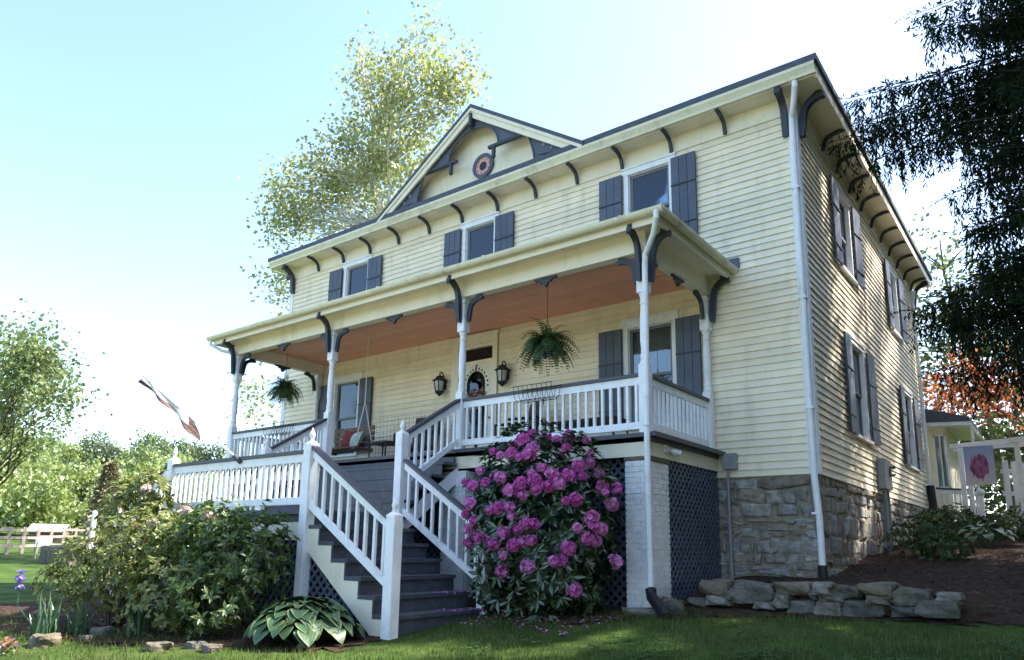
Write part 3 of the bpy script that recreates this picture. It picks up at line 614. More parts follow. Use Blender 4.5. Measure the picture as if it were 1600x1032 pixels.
# lattice
def lattice(poly,M,parent,pitch=.088,w=.036,t=.008,name='lattice_panel'):
    """diagonal strips clipped to a convex polygon (u,z)"""
    mb=MB()
    def clip(pl,pt,nm):
        out=[]
        for i in range(len(pl)):
            a,b=pl[i],pl[(i+1)%len(pl)]; da=(a[0]-pt[0])*nm[0]+(a[1]-pt[1])*nm[1]; db=(b[0]-pt[0])*nm[0]+(b[1]-pt[1])*nm[1]
            if da>=0: out.append(a)
            if da*db<0: s=da/(da-db); out.append((a[0]+s*(b[0]-a[0]),a[1]+s*(b[1]-a[1])))
        return out
    us=[p[0] for p in poly]; vs=[p[1] for p in poly]; cu,cv=(min(us)+max(us))/2,(min(vs)+max(vs))/2; rad=max(max(us)-min(us),max(vs)-min(vs))
    for lay,sg in ((0,1),(1,-1)):
        nm=(math.sqrt(.5),sg*math.sqrt(.5)); k=-int(rad/pitch)-1
        while k*pitch<rad:
            pl=clip(poly,(cu+nm[0]*(k*pitch-w/2),cv+nm[1]*(k*pitch-w/2)),nm)
            if pl: pl=clip(pl,(cu+nm[0]*(k*pitch+w/2),cv+nm[1]*(k*pitch+w/2)),(-nm[0],-nm[1]))
            if len(pl)>2: mb.prism(pl,'y',-t*(lay+1)+.0005,-t*lay)
            k+=1
    return put(name,mb.mesh(name,M_latt),parent,M,'stuff')
lattice([(-4.38,-1.95),(-1.74,-1.82),(-1.74,.10),(-4.38,.10)],T(0,-2.08,0),porch)
lattice([(-1.715,-1.80),(-.03,-1.6),(-.03,.10),(-1.715,.10)],T(-1.43,0,0,math.pi/2),porch,.088)
for a,b in ((-7.55,-4.88),(-10.6,-8.1)): lattice([(a,-2.1),(b,-2.1),(b,.1),(a,.1)],T(0,-2.08,0),porch)
mb=MB(); mb.box(-11,-1.5,-1.40,-1.37,-2.3,.2); B(mb,'crawl_space_shade',M_shade,porch)  # dark sheet painting the shade under the porch behind the lattice
# porch downspout
mb=MB(); pipe(mb,[(-1.06,-2.62,3.14),(-1.06,-2.62,3.05),(-1.16,-2.50,2.90),(-1.36,-2.34,2.72),(-1.385,-2.315,2.6),(-1.385,-2.33,1.2),(-1.37,-2.38,.3),(-1.37,-2.38,-.5),(-1.36,-2.38,-1.62)],.038)
for z in (2.05,.45,-.4): mb.tube([(-1.385 if z>1 else -1.37,-2.325 if z>1 else -2.38,z),(-1.385 if z>1 else -1.37,-2.325 if z>1 else -2.38,z+.03)],.043,10)
B(mb,'downspout',M_white,porch)
mb=MB(); mb.tube([(-1.36,-2.38,-1.52),(-1.33,-2.42,-1.60),(-1.0,-2.72,-1.80)],.066,12)
B(mb,'drain_pipe',M_black,porch)
mb=MB(); mb.tube([(oL+.05,oY+.03,3.15),(oL+.05,oY+.03,3.04),(oL+.2,oY+.2,2.92),(PX[0]-.1,PY-.08,2.86)],.034,8); B(mb,'downspout',M_white,porch)
# ------------------------------------------------------------------ staircase
stair=thing('staircase',(-6.2,-4.2,-2.0),'white railed porch staircase with landing and dark grey steps','staircase')
SX0,SX1=-7.78,-4.66; ZL=-.64; YN=-4.93; YF=-3.39
# upper flight
for k in range(1,5):
    zt=ZD-.204*k; y1=-2.30-.262*(k-1); mb=MB()
    mb.box(SX0-.02,SX1+.10,y1-.285,y1,zt-.04,zt); B(mb,'tread',M_step,stair)
for k in range(5):
    zt=ZD-.204*k-(.04 if k else .1); y1=-2.305-.262*k+(.0 if k==0 else 0); mb=MB(); mb.box(SX0,SX1+.04,y1-.006,y1+.02,max(ZD-.204*(k+1),ZL)+.001,zt-.001); B(mb,'riser',M_step,stair)
for x in (SX0-.05,SX1+.055):
    mb=MB(); mb.prism([(-2.24,.12),(-2.24,-.10),(-3.42,-.95),(-3.42,-.72)],'x',x-.02,x+.02); B(mb,'stringer',M_white,stair)
# landing
mb=MB(); mb.box(SX0-.12,SX1+.11,YN-.02,-3.30,ZL-.06,ZL); B(mb,'landing',M_step,stair)
mb=MB(); mb.box(SX0-.06,SX1+.03,YN+.03,YN+.07,ZL-.15,ZL-.061); B(mb,'landing_edge',M_step,stair)
mb=MB(); mb.box(SX0-.06,SX1+.03,YN+.035,YN+.075,ZL-.37,ZL-.151); B(mb,'skirt_board',M_creamtrim,stair)
lattice([(SX0,-2.3),(SX1,-2.2),(SX1,ZL-.37),(SX0,ZL-.37)],T(0,YN+.07,0),stair)
mb=MB(); mb.box(SX0,SX1,YN+.35,YN+.38,-2.3,ZL-.1); B(mb,'landing_shade',M_shade,stair)  # dark sheet painting the shade under the landing
# lower flights: right (seen) and left (its mirror image)
RIS=.1905; RUN=.245
for s,xb in ((1,SX1+.09),(-1,SX0-.09)):
    X=lambda d:xb+s*d
    for k in range(1,7):
        zt=ZL-RIS*k; mb=MB(); a,b=X(RUN*(k-1)-.01),X(RUN*k+.03); mb.box(min(a,b),max(a,b),YN-.015,YF+.01,zt-.045,zt); B(mb,'tread',M_step,stair)
    for k in range(7):
        zt=ZL-RIS*k-.046; zb=ZL-RIS*(k+1)+.001 if k<6 else -2.12; mb=MB(); a,b=X(RUN*k-.018),X(RUN*k+.004); mb.box(min(a,b),max(a,b),YN-.01,YF,zb,zt); B(mb,'riser',M_step,stair)
    for yy in (YN+.01,YF-.03):
        pl=[(X(-.02),ZL-.06)]
        for k in range(1,7): pl+=[(X(RUN*(k-1)),ZL-RIS*k-.046),(X(RUN*k-.02),ZL-RIS*k-.046)]
        pl+=[(X(RUN*6),-2.05),(X(RUN*6-.22),-2.05),(X(-.02),ZL-.46)]
        mb=MB(); mb.prism(pl if s<0 else pl[::-1],'y',yy-.018,yy+.018); B(mb,'stringer',M_creamtrim,stair)
    tri=[(X(0),-2.2),(X(RUN*6-.2),-2.2),(X(RUN*6-.2),-2.02),(X(0),ZL-.46)]
    lattice(tri if s>0 else tri[::-1],T(0,YN+.055,0),stair)
    mb=MB(); mb.prism(tri,'y',YN+.5,YN+.52); B(mb,'stair_shade',M_shade,stair)  # dark sheet painting the shade under the flight
# newel posts
def newel(x,y,z0,z1,h=.067):
    mb=MB(); mb.cham(x-h,x+h,y-h,y+h,z0,z1,.006); mb.add([(x-h,y-h,z1-.006),(x+h,y-h,z1-.006),(x+h,y+h,z1-.006),(x-h,y+h,z1-.006),(x,y,z1+.06)],[(0,1,4),(1,2,4),(2,3,4),(3,0,4)])
    o=B(mb,'newel',M_white,stair)
    mb=MB(); mb.lathe((x,y,z1+.01),[(.03,0),(.034,.02),(.022,.04),(.02,.05),(.034,.075),(.038,.10),(.028,.13),(.012,.165),(.002,.19)],10); B(mb,'finial',M_white,o,smooth=True)
NXR,NXL=-4.60,-7.84; BXR,BXL=-3.09,-9.35
newel(NXR,YN,-2.15,.15); newel(BXR,YN,-2.15,-.735); newel(NXR-.03,YF,-2.1,.49); newel(BXR,YF,-2.0,-.70)
newel(NXL,YN,-2.25,.15); newel(BXL,YN,-2.3,-.735); newel(NXL,YF,-2.2,.49); newel(BXL,YF,-2.25,-.70)
railing(stair,(NXL+.067,YN),(NXR-.067,YN),ZL+.715,ZL+.715,ZL+.10,ZL+.10,24)
for xn,xb in ((NXR,BXR),(NXL,BXL)):
    s=1 if xb>xn else -1
    for yy in (YN,YF): railing(stair,(xn+s*.067,yy),(xb-s*.067,yy),.12,-.75,-.60,-1.46,9)
for xp,xn in ((PX[2],NXR-.03),(PX[1],NXL)): railing(stair,(xp,PY-.07),(xn,YF+.067),1.18,.52,.52,-.20,8)
# ------------------------------------------------------------------ fittings on the house
def lantern(x,label):
    t=thing('wall_lantern',(x,-.12,2.0),label,'lantern','lanterns flanking the door'); c=(x,-.16,0)
    mb=MB(); mb.box(x-.05,x+.05,-.045,-.024,2.02,2.22); mb.tube([(x,-.03,2.18),(x,-.06,2.30),(x,-.11,2.36),(x,-.16,2.34),(x,-.17,2.29)],.012,6); B(mb,'arm',M_iron,t)
    mb=MB(); mb.lathe((x,-.16,2.17),[(.15,0),(.155,.01),(.09,.05),(.07,.09),(.02,.11),(.015,.13)],8); B(mb,'cap',M_iron,t)
    mb=MB()
    for k in range(6):
        a=2*math.pi*k/6; mb.tube([(x+.085*math.cos(a),-.16+.085*math.sin(a),1.95),(x+.12*math.cos(a),-.16+.12*math.sin(a),2.17)],.010,5)
    mb.lathe((x,-.16,1.90),[(.01,-.04),(.03,-.02),(.085,.03),(.095,.06),(.085,.065)],8); B(mb,'cage',M_iron,t)
    mb=MB(); mb.lathe((x,-.16,1.96),[(.07,0),(.10,.2)],10); B(mb,'glass',mat('frosted_glass',(.5,.5,.48),.3),t)
lantern(at(687,602,y=-.16).x,'black iron wall lantern left of the front door'); lantern(at(785,583,y=-.16).x,'black iron wall lantern right of the front door')
mb=MB(); mb.cham(-1.315,-1.10,-.12,-.026,.12,.355,.01); t=thing('utility_box',(-1.2,-.07,-1.4),'grey electrical box with conduit on front wall beside the porch','utility box'); B(mb,'box',M_grey,t)
mb=MB(); mb.tube([(-1.245,-.07,.12),(-1.245,-.07,-1.46)],.022,8); B(mb,'conduit',M_grey,t)
t=thing('electric_meter',(.1,4.0,-.9),'grey electric meter box with conduit on the shaded side wall','meter')
mb=MB(); mb.cham(.026,.16,3.75,4.35,.08,.62,.012); B(mb,'box',M_grey,t); mb=MB(); mb.tube([(.16,4.2,.42),(.24,4.2,.42)],.09,12); B(mb,'dial',M_glass,t)
mb=MB(); mb.tube([(.09,3.95,.08),(.09,3.95,-1.1)],.035,8); mb.tube([(.09,4.2,.08),(.09,4.2,-1.1)],.03,8); B(mb,'conduit',M_grey,t)
t=thing('floodlight',(-1.40,-1.5,.22),'small white twin floodlight on the porch skirt board','floodlight')
mb=MB(); mb.box(-1.398,-1.37,-1.86,-1.78,.18,.28); B(mb,'base',M_white,t)
for yy in (-1.74,-1.62): mb=MB(); mb.tube([(-1.385,-1.82,.23),(-1.35,yy,.21)],.014,6); mb.tube([(-1.35,yy,.21),(-1.31,yy+.05,.19)],[.02,.045],10); B(mb,'lamp_head',mat('lamp_white',(.75,.75,.74),.3),t)
# ------------------------------------------------------------------ porch furniture and hangings
M_fern=leaf_mat('fern_leaf',[(.035,.085,.02),(.06,.13,.03),(.09,.16,.045)],.3)
def fern(c,zhook,label,seed,rad=.36):
    rr=np.random.RandomState(seed); c=Vector(c); t=thing('hanging_fern',(c.x,c.y,c.z-.2),label,'hanging plant','ferns hanging from the porch')
    mb=MB(); mb.lathe((c.x,c.y,c.z-.17),[(.07,0),(.115,.15),(.12,.155)],12); B(mb,'pot',M_black,t)
    mb=MB()
    for k in range(3): a=2.1*k; mb.tube([(c.x+.11*math.cos(a),c.y+.11*math.sin(a),c.z-.02),(c.x,c.y,c.z+.42)],.004,4)
    mb.tube([(c.x,c.y,c.z+.42),(c.x,c.y,zhook)],.005,4); B(mb,'hanger',M_iron,t)
    P=[];D=[];N=[];L=[];W=[]
    for k in range(170):
        a=rr.uniform(0,6.28); el=rr.uniform(.1,1.35); ln=rr.uniform(.7,1.15)*rad*1.3; p=np.array([c.x,c.y,c.z-.0]); d=np.array([math.cos(a)*math.cos(el),math.sin(a)*math.cos(el),math.sin(el)])
        n=13; st=ln/n
        for i in range(n):
            d=d+np.array([0,0,-.17]); d/=np.linalg.norm(d); p=p+d*st; s=np.cross(d,[0,0,1]); s/=np.linalg.norm(s)+1e-6; up=np.cross(s,d)
            l=.062*(1-.6*abs(i/n-.4))*(1.15-i/n)
            for q in (-1,1): P.append(p);D.append(s*q+d*.35);N.append(up);L.append(l+.016);W.append(.026)
    V,F=leaves(P,np.array(D),np.array(N),L,W); put('fronds',npmesh('fronds',V,F,M_fern),t)
fern(at(855,540,y=-1.80),ZC,'bushy green fern hanging between the porch posts right of the door',3,.40)
fern(at(445,610,x=PX[0]+.25),ZC,'green fern hanging at the far left end of the porch',4,.36)
def chair(x,y,rz,label):
    t=thing('wicker_chair',(x,y,ZD),label,'chair','dark chairs on the porch'); M=T(x,y,ZD,rz)
    def part(n,fn,m=M_wick): mb=MB(); fn(mb); put(n,mb.mesh(n,m),t,M)
    part('seat',lambda m:m.cham(-.29,.29,-.28,.27,.36,.43,.02)); part('backrest',lambda m:m.prism([(.24,.43),(.29,.43),(.42,1.02),(.37,1.03)],'x',-.29,.29))
    for s in (-1,1):
        part('armrest',lambda m:m.tube([(s*.30,.36,.72),(s*.31,0,.66),(s*.31,-.26,.62),(s*.30,-.28,.40)],.03,6))
        for yy in (-.25,.24): part('leg',lambda m:m.tube([(s*.26,yy,0),(s*.27,yy,.37)],.024,6))
p=at(650,690,y=-.75); chair(p.x,-.75,.15,'dark wicker chair on the porch left of the door')
p=at(805,650,y=-.8); chair(p.x,-.8,-.6,'dark wicker chair on the porch right of the door')
def table(x,y,w,d,h,label,name='side_table'):
    t=thing(name,(x,y,ZD),label,'table'); mb=MB(); mb.cham(x-w/2,x+w/2,y-d/2,y+d/2,ZD+h-.04,ZD+h,.01); B(mb,'table_top',M_wick,t)
    for sx in (-1,1):
        for sy in (-1,1): mb=MB(); mb.tube([(x+sx*(w/2-.03),y+sy*(d/2-.03),ZD),(x+sx*(w/2-.04),y+sy*(d/2-.04),ZD+h-.035)],.016,6); B(mb,'leg',M_wick,t)
p=at(600,700,y=-1.25); table(p.x,-1.25,.5,.4,.45,'small low dark side table by the lower left shutter')
p=at(915,650,y=-.85); table(p.x,-.85,1.3,.5,.52,'long dark table behind the right porch railing','porch_table')
# porch swing
p=at(538,700,y=-1.0); sx=p.x; sw=thing('porch_swing',(sx,-1.0,ZD),'wooden porch swing hung on white ropes left of the stairs','swing')
for k in range(5): mb=MB(); mb.box(sx-.6,sx+.6,-1.25+k*.1,-1.17+k*.1,ZD+.42,ZD+.445); B(mb,'seat_slat',M_wood,sw)
for k in range(4): mb=MB(); mb.box(sx-.6,sx+.6,-.78,-.75,ZD+.50+k*.11,ZD+.59+k*.11); B(mb,'back_slat',M_wood,sw)
for s in (-1,1):
    mb=MB(); mb.box(sx+s*.55-.02,sx+s*.55+.02,-1.27,-.745,ZD+.38,ZD+.419); B(mb,'seat_frame',M_wood,sw)
    mb=MB(); mb.tube([(sx+s*.57,-1.24,ZD+.40),(sx+s*.55,-1.0,ZD+1.35)],.011,5); mb.tube([(sx+s*.57,-.76,ZD+.45),(sx+s*.55,-1.0,ZD+1.35)],.011,5); mb.tube([(sx+s*.55,-1.0,ZD+1.35),(sx+s*.55,-1.0,ZC)],.011,5); B(mb,'rope',M_rope,sw)
def pillow(x,y,z,rz,m,label,w=.42):
    M=T(x,y,z,rz)@Matrix.Rotation(-.35,4,'X'); bm=bmesh.new(); bmesh.ops.create_grid(bm,x_segments=8,y_segments=8,size=.5)
    g=bmesh.ops.duplicate(bm,geom=bm.verts[:]+bm.edges[:]+bm.faces[:]); dup={v for v in g['geom'] if isinstance(v,bmesh.types.BMVert)}
    for v in bm.verts:
        a=(1-(2*v.co.x)**2)*(1-(2*v.co.y)**2); h=.10*max(a,0)**.5; x_,y_=v.co.x,v.co.y; v.co=((x_)*w*(1-.08*(1-abs(2*y_))),(h if v in dup else -h),y_*w*(1-.08*(1-abs(2*x_)))+w/2)
    bmesh.ops.remove_doubles(bm,verts=bm.verts,dist=.002); me=bpy.data.meshes.new('pillow'); bm.to_mesh(me); bm.free(); me.materials.append(m); me.polygons.foreach_set('use_smooth',[True]*len(me.polygons))
    tag(put('pillow',me,None,M),label,'pillow')
pillow(sx+.05,-.98,ZD+.45,.1,M_red,'dark red pillow leaning on the swing back'); pillow(sx+.36,-1.08,ZD+.45,-.3,mat('pale_green_cloth',(.45,.55,.48),.85,.2,20),'pale green and white pillow on the porch swing',.34)
# flower stand by the door
p=at(745,640,y=-1.1); t=thing('flower_stand',(p.x,-1.1,ZD),'black stand of pink and tan flowers by the front door','flowers')
mb=MB(); mb.lathe((p.x,-1.1,ZD),[(.16,0),(.16,.02),(.03,.04),(.03,.60),(.12,.66),(.15,.85),(.155,.86)],12); B(mb,'pedestal',M_iron,t)
P=rdir(260)*np.array([.2,.2,.22])*NR.uniform(.3,1,(260,1))+np.array([p.x,-1.1,ZD+1.03]); V,F=leaves(P,rdir(260),rdir(260),np.full(260,.09),np.full(260,.055))
put('blossoms',npmesh('blossoms',V,F,leaf_mat('dry_blossom',[(.25,.03,.06),(.5,.28,.16),(.10,.09,.03),(.42,.10,.15)],.2)),t)
# wire baskets on the railing
def basket(x,label):
    t=thing('wire_basket',(x,PY-.11,1.05),label,'wire basket'); mb=MB(); a,b=x-.34,x+.34
    for (yy,z,g) in ((PY-.06,1.17,0),(PY-.30,1.17,0),(PY-.10,.97,.06),(PY-.26,.97,.06)): mb.tube([(a+g,yy,z),(b-g,yy,z)],.006,5)
    for k in range(9): xx=a+.02+k*.08; mb.tube([(xx,PY-.06,1.17),(xx,PY-.10,1.0),(xx,PY-.18,.965),(xx,PY-.26,1.0),(xx,PY-.30,1.17)],.0045,4)
    B(mb,'wire_frame',M_iron,t); mb=MB(); mb.tube([(x-.2,PY-.06,1.17),(x-.2,PY,1.185)],.006,4); mb.tube([(x+.2,PY-.06,1.17),(x+.2,PY,1.185)],.006,4); B(mb,'hook',M_iron,t)
basket(at(850,605,y=PY).x,'empty black wire basket on porch railing right of the door'); basket(at(447,668,y=PY).x,'empty black wire basket on the left porch railing')
# wire mesh panel behind the stairs
mb=MB(); p0,p1=at(590,640,y=-.35).x,at(715,640,y=-.35).x
for k in range(22): xx=p0+(p1-p0)*k/21; mb.box(xx-.0025,xx+.0025,-.352,-.348,ZD,ZD+1.15)
for k in range(15): zz=ZD+.02+k*.08; mb.box(p0,p1,-.3535,-.3525,zz-.0025,zz+.0025)
wm=B(mb,'wire_screen',mat('grey_wire',(.22,.2,.17),.5)); tag(wm,'thin wire mesh screen against the porch wall left of the door','wire screen')
# flag on the landing rail
fl0=at(374,720,y=YN-.04); tip=at(208,573,y=-5.9); fg=thing('flag',(fl0.x,fl0.y,fl0.z),'white flag with multicoloured edge on a slanted white pole at the landing','flag')
mb=MB(); mb.tube([fl0,tip],.014,8); mb.lathe((tip.x,tip.y,tip.z-.01),[(.004,0),(.022,.02),(.004,.045)],8); B(mb,'pole',mat('flagpole_white',(.8,.8,.8),.35),fg)
mb=MB(); mb.tube([fl0+Vector((.03,0,-.03)),fl0+(tip-fl0)*.05],.028,8); B(mb,'pole_bracket',M_dark,fg)
nu,nv=22,14; Vf=[];Ff=[];mi=[]
for i in range(nu+1):
    s=i/nu; q=fl0.lerp(tip,.42+.50*s); ln=.12+.17*(1-s)
    for j in range(nv+1):
        t_=j/nv; Vf.append((q.x+.16*t_*(1-s)+.02*math.sin(9*s+3*t_),q.y+.05*math.sin(14*s+2.5*t_)*t_,q.z-ln*t_*(1-.15*math.sin(3*s))))
for i in range(nu):
    for j in range(nv): a=i*(nv+1)+j; Ff.append((a,a+nv+1,a+nv+2,a+1)); mi.append(0 if (j<nv-5 and i>2) else 1+(i*7+j*3)%4)
me=bpy.data.meshes.new('cloth'); me.from_pydata(Vf,[],Ff)
for m in (leaf_mat('flag_white',[(.85,.85,.83),(.85,.85,.83)],.6,.8,.0),mat('flag_red',(.16,.03,.025),.8),mat('flag_blue',(.03,.04,.09),.8),mat('flag_gold',(.22,.12,.05),.8),mat('flag_green',(.03,.06,.04),.8)): me.materials.append(m)
me.polygons.foreach_set('material_index',mi); me.polygons.foreach_set('use_smooth',[True]*len(mi)); me.update(); put('cloth',me,fg)
#PLANTS
# ------------------------------------------------------------------ stones
def rockmesh(seed,n=3,pw=.45,rough=.17):
    r=np.random.RandomState(seed); bm=bmesh.new(); bmesh.ops.create_cube(bm,size=2); bmesh.ops.subdivide_edges(bm,edges=bm.edges[:],cuts=n,use_grid_fill=True)
    ph=r.uniform(0,6,(4,3)); fr=r.uniform(1.2,3.2,(4,3))
    for v in bm.verts:
        c=np.array(v.co); q=np.sign(c)*np.abs(c)**.9; l=(np.abs(q)**9).sum()**(1/9.); q=q/l*(1-.10*(np.linalg.norm(c)-1))
        d=sum(math.sin(fr[i]@c+ph[i].sum()) for i in range(4))*rough*.4+r.uniform(-.045,.045); v.co=Vector(q*(1+d))
    me=bpy.data.meshes.new('rock'); bm.to_mesh(me); bm.free(); me.materials.append(M_rub); return me
RK=[rockmesh(s) for s in range(6)]
def rock_M(cx,cy,cz,sx,sy,sz,rz=0,tilt=0): return Matrix.Translation((cx,cy,cz))@Matrix.Rotation(rz,4,'Z')@Matrix.Rotation(tilt,4,'Y')@Matrix.Diagonal((sx,sy,sz,1))
rw=thing('retaining_wall',(.3,-1.6,-1.75),'low dry stone retaining wall of rough grey rocks below the side bed','stone wall')
st=[(1097,1141,907,932),(1106,1146,931,946),(1144,1207,911,943),(1211,1267,910,931),(1212,1234,930,950),(1233,1276,938,962),(1268,1281,922,938),(1270,1302,911,930),(1290,1341,916,936),(1278,1319,930,942),(1276,1316,941,964),(1316,1386,938,964),(1344,1399,912,932),(1354,1394,931,945),(1396,1453,921,947),(1394,1438,947,965),(1433,1499,938,965),(1463,1502,927,940),(1080,1108,934,948),(1180,1214,941,952)]
for i,(a,b,c,d) in enumerate(st):
    yy=-1.66-.05*(i%3==1); p=at(a,d,y=yy); q=at(b,c,y=yy); cx=(p.x+q.x)/2; w=abs(q.x-p.x)/2; h=max(abs(at((a+b)/2,c,y=yy).z-at((a+b)/2,d,y=yy).z)/2,.04); cz=(at((a+b)/2,c,y=yy).z+at((a+b)/2,d,y=yy).z)/2
    put('stone',RK[i%6],rw,rock_M(cx,yy+.10,cz,w*1.06,.20,h*1.08,R.uniform(-.08,.08),R.uniform(-.05,.05)))
mb=MB(); mb.box(-1.0,1.62,-1.56,-1.50,-1.76,-1.52); B(mb,'earth_backing',M_mulch,rw)
for i,(px,py,yy,sx,sz,lab) in enumerate([(1050,955,-2.25,.15,.14,'rounded grey boulder beside the black drain pipe'),(1003,962,-2.42,.22,.09,'flat brown stone under the white brick pier')]):
    p=at(px,py,y=yy); tag(put('rock',RK[i+2],None,rock_M(p.x,yy,p.z,sx,.16,sz,.3)),lab,'rock')
for i,(px,py,r,lab) in enumerate([(160,992,.10,'pale rock at the foot of the iris leaves'),(247,1016,.09,'half buried pale rock in the grass left of the hosta'),(305,1012,.07,'small grey rock in the front grass'),(330,1018,.08,'white rock in the front grass by the hosta'),(478,1014,.06,'small pale stone below the hosta'),(135,1000,.06,'small grey stone left of the iris leaves'),(70,1008,.13,'flat stone edging at the lower left of the bed')]):
    z=-2.15
    for k in range(6): p=at(px,py,z=z); z=H(p.x,p.y)
    tag(put('rock',RK[i%6],None,rock_M(p.x,p.y,p.z+r*.2,r*1.3,r,r*.65,i)),lab,'rock')
# ------------------------------------------------------------------ foliage helpers
def whorls(C,O,n,L,W,spread=1.0,droop=.0,jit=.2):
    """n leaves round each centre C pointing out along O"""
    C=np.repeat(C,n,0); O=np.repeat(O,n,0); m=len(C); r=rdir(m); r=r-O*(r*O).sum(1,keepdims=True); r/=np.linalg.norm(r,axis=1,keepdims=True)+1e-6
    D=O*NR.uniform(.1,.9,(m,1))+r*spread; D[:,2]-=droop*NR.uniform(.3,1.3,m); Nn=O+.4*rdir(m)
    s=NR.uniform(1-jit*2,1+jit,m); return leaves(C,D,Nn,L*s,W*s)
def blob(c,r,n,fill=.55,lump=.18,seed=0):
    """points through an uneven ellipsoid, more of them near its surface; returns points and outward dirs"""
    rr=np.random.RandomState(seed+1); d=rr.normal(size=(n,3)); d/=np.linalg.norm(d,axis=1,keepdims=True)
    f=rr.normal(size=(5,3))*2.6; ph=rr.uniform(0,6,5); l=1+lump*np.sin(d@f.T+ph).sum(1)/1.6
    t=rr.uniform(fill**3,1,n)**(1/3.)*l; r=np.array(r); return np.array(c)+d*r*t[:,None], d
def limb(mb,p0,p1,r0,r1,seed,n=5,bend=.12):
    rr=random.Random(seed); p0,p1=Vector(p0),Vector(p1); L=(p1-p0).length; pts=[]
    for i in range(n+1):
        t=i/n; q=p0.lerp(p1,t)
        if 0<i<n: q+=Vector((rr.uniform(-1,1),rr.uniform(-1,1),rr.uniform(-.3,1)))*L*bend*.4
        pts.append(q)
    mb.tube(pts,[r0+(r1-r0)*i/n for i in range(n+1)],6,False); return pts
# ------------------------------------------------------------------ the pink rhododendron
M_rh=leaf_mat('rhododendron_leaf',[(.016,.038,.011),(.026,.060,.016),(.040,.082,.022),(.055,.10,.03)],.2,.35,.10)
M_pink=leaf_mat('pink_petal',[(.58,.09,.38),(.68,.14,.48),(.74,.22,.56),(.80,.36,.66),(.64,.12,.44)],.35,.6,.02,ov=.6)
FLW=[(330,90),(365,62),(425,75),(470,85),(520,70),(510,120),(595,90),(610,143),(235,152),(278,143),(205,135),(352,150),(315,160),(370,120),(150,215),(85,265),(120,283),(170,265),(235,243),(410,205),(365,230),(380,257),(450,230),(520,240),(560,200),(580,240),(435,280),(480,275),(385,297),(320,270),(330,320),(280,300),(550,340),(510,345),(670,310),(717,292),(110,355),(85,400),(125,425),(105,465),(190,385),(225,375),(275,370),(285,410),(310,465),(340,440),(375,440),(250,480),(560,460),(620,415),(625,450),(655,465),(600,505),(635,515),(100,520),(150,500),(207,522),(290,530),(335,515),(365,510),(245,575),(350,620),(240,640),(520,545),(460,600),(490,598),(715,600),(545,722)]
rho=thing('rhododendron',(-2.6,-2.9,-1.85),'large rhododendron covered in bright pink flowers beside the stairs','shrub')
RC=np.array([-2.66,-2.95,-.87]); RR=np.array([1.08,.78,1.20])
def truss(seed):
    r=np.random.RandomState(seed); P=[];D=[];N=[]
    for k in range(27):
        z=r.uniform(-.6,1); a=k*2.4; d=np.array([math.cos(a)*math.sqrt(max(0,1-z*z*.9)),math.sin(a)*math.sqrt(max(0,1-z*z*.9)),z]); d/=np.linalg.norm(d); c=d*r.uniform(.022,.058)
        s=np.cross(d,[.3,.2,1]); s/=np.linalg.norm(s); t=np.cross(d,s)
        for j in range(5): q=2*math.pi*j/5+r.uniform(-.2,.2); e=s*math.cos(q)+t*math.sin(q); P.append(c);D.append(e+d*.75);N.append(d-e*.4)
    n=len(P); V,F=leaves(P,np.array(D),np.array(N),NR.uniform(.038,.056,n),NR.uniform(.040,.054,n),.3); return npmesh('flower_cluster',V,F,M_pink)
TR=[truss(s) for s in range(4)]; fc=[]
for i,(a,b) in enumerate(FLW):
    px,py=700+a/2.775,660+b/2.775; o=np.array(CAM); d=np.array(at(px,py,y=-2.85))-o; oc=(o-RC)/RR; dd=d/RR
    A=dd@dd; Bq=oc@dd; Cq=oc@oc-1; disc_=Bq*Bq-A*Cq; t=(-Bq-math.sqrt(disc_))/A if disc_>0 else -Bq/A
    p=o+d*t; n=(p-RC)/RR**2; n/=np.linalg.norm(n); p=p+n*.03-d/np.linalg.norm(d)*.06; n[2]+=.45; n/=np.linalg.norm(n); fc.append((p,n))
    put('flower_cluster',TR[i%4],rho,Matrix.Translation(p)@Vector(n).to_track_quat('Z','Y').to_matrix().to_4x4()@Matrix.Scale(R.uniform(.72,1.2),4))
for k in range(26):   # blooms on the far side and top
    d=rdir(1)[0]; d[1]=abs(d[1]); d[2]=abs(d[2])*.8; d/=np.linalg.norm(d); p=RC+RR*d
    if p[1]>-2.25: continue
    put('flower_cluster',TR[k%4],rho,Matrix.Translation(p)@Vector(d).to_track_quat('Z','Y').to_matrix().to_4x4()@Matrix.Scale(1.1,4))
P,D=blob(RC,RR*.97,1050,.6,.10,5); ok=(P[:,2]>-1.88)&(P[:,1]<-2.2)&~((P[:,0]<-3.12)&(P[:,1]>-4.9)&(P[:,1]<-3.3)&(P[:,2]<-.9)); P,D=P[ok],D[ok]
D=D+np.array([0,0,.5]); D/=np.linalg.norm(D,axis=1,keepdims=True)
P2=np.array([p-n*.05 for p,n in fc]); D2=np.array([n for p,n in fc])
V,F=whorls(np.concatenate([P,P2]),np.concatenate([D,D2]),9,.145,.046,1.0,.45)
put('foliage',npmesh('foliage',V,F,M_rh),rho)
mb=MB()
for k in range(26):
    q=P[R.randrange(len(P))]; limb(mb,(-2.6+R.uniform(-.3,.3),-2.8+R.uniform(-.15,.15),-1.87),q,.022,.007,k)
B(mb,'stems',M_bark,rho)
pet=[]
for (x0_,x1_,y0_,y1_,z_,n) in [(-3.5,-2.95,YF-.75,YF-.05,ZL-RIS*6+.004,38),(-3.6,-3.25,YF-.6,YF-.05,ZL-RIS*5+.004,20)]:
    for k in range(n): pet.append((R.uniform(max(x0_,-3.2 if z_<-1.75 else -3.44),x1_ if z_<-1.75 else -3.24),R.uniform(y0_,y1_),z_))
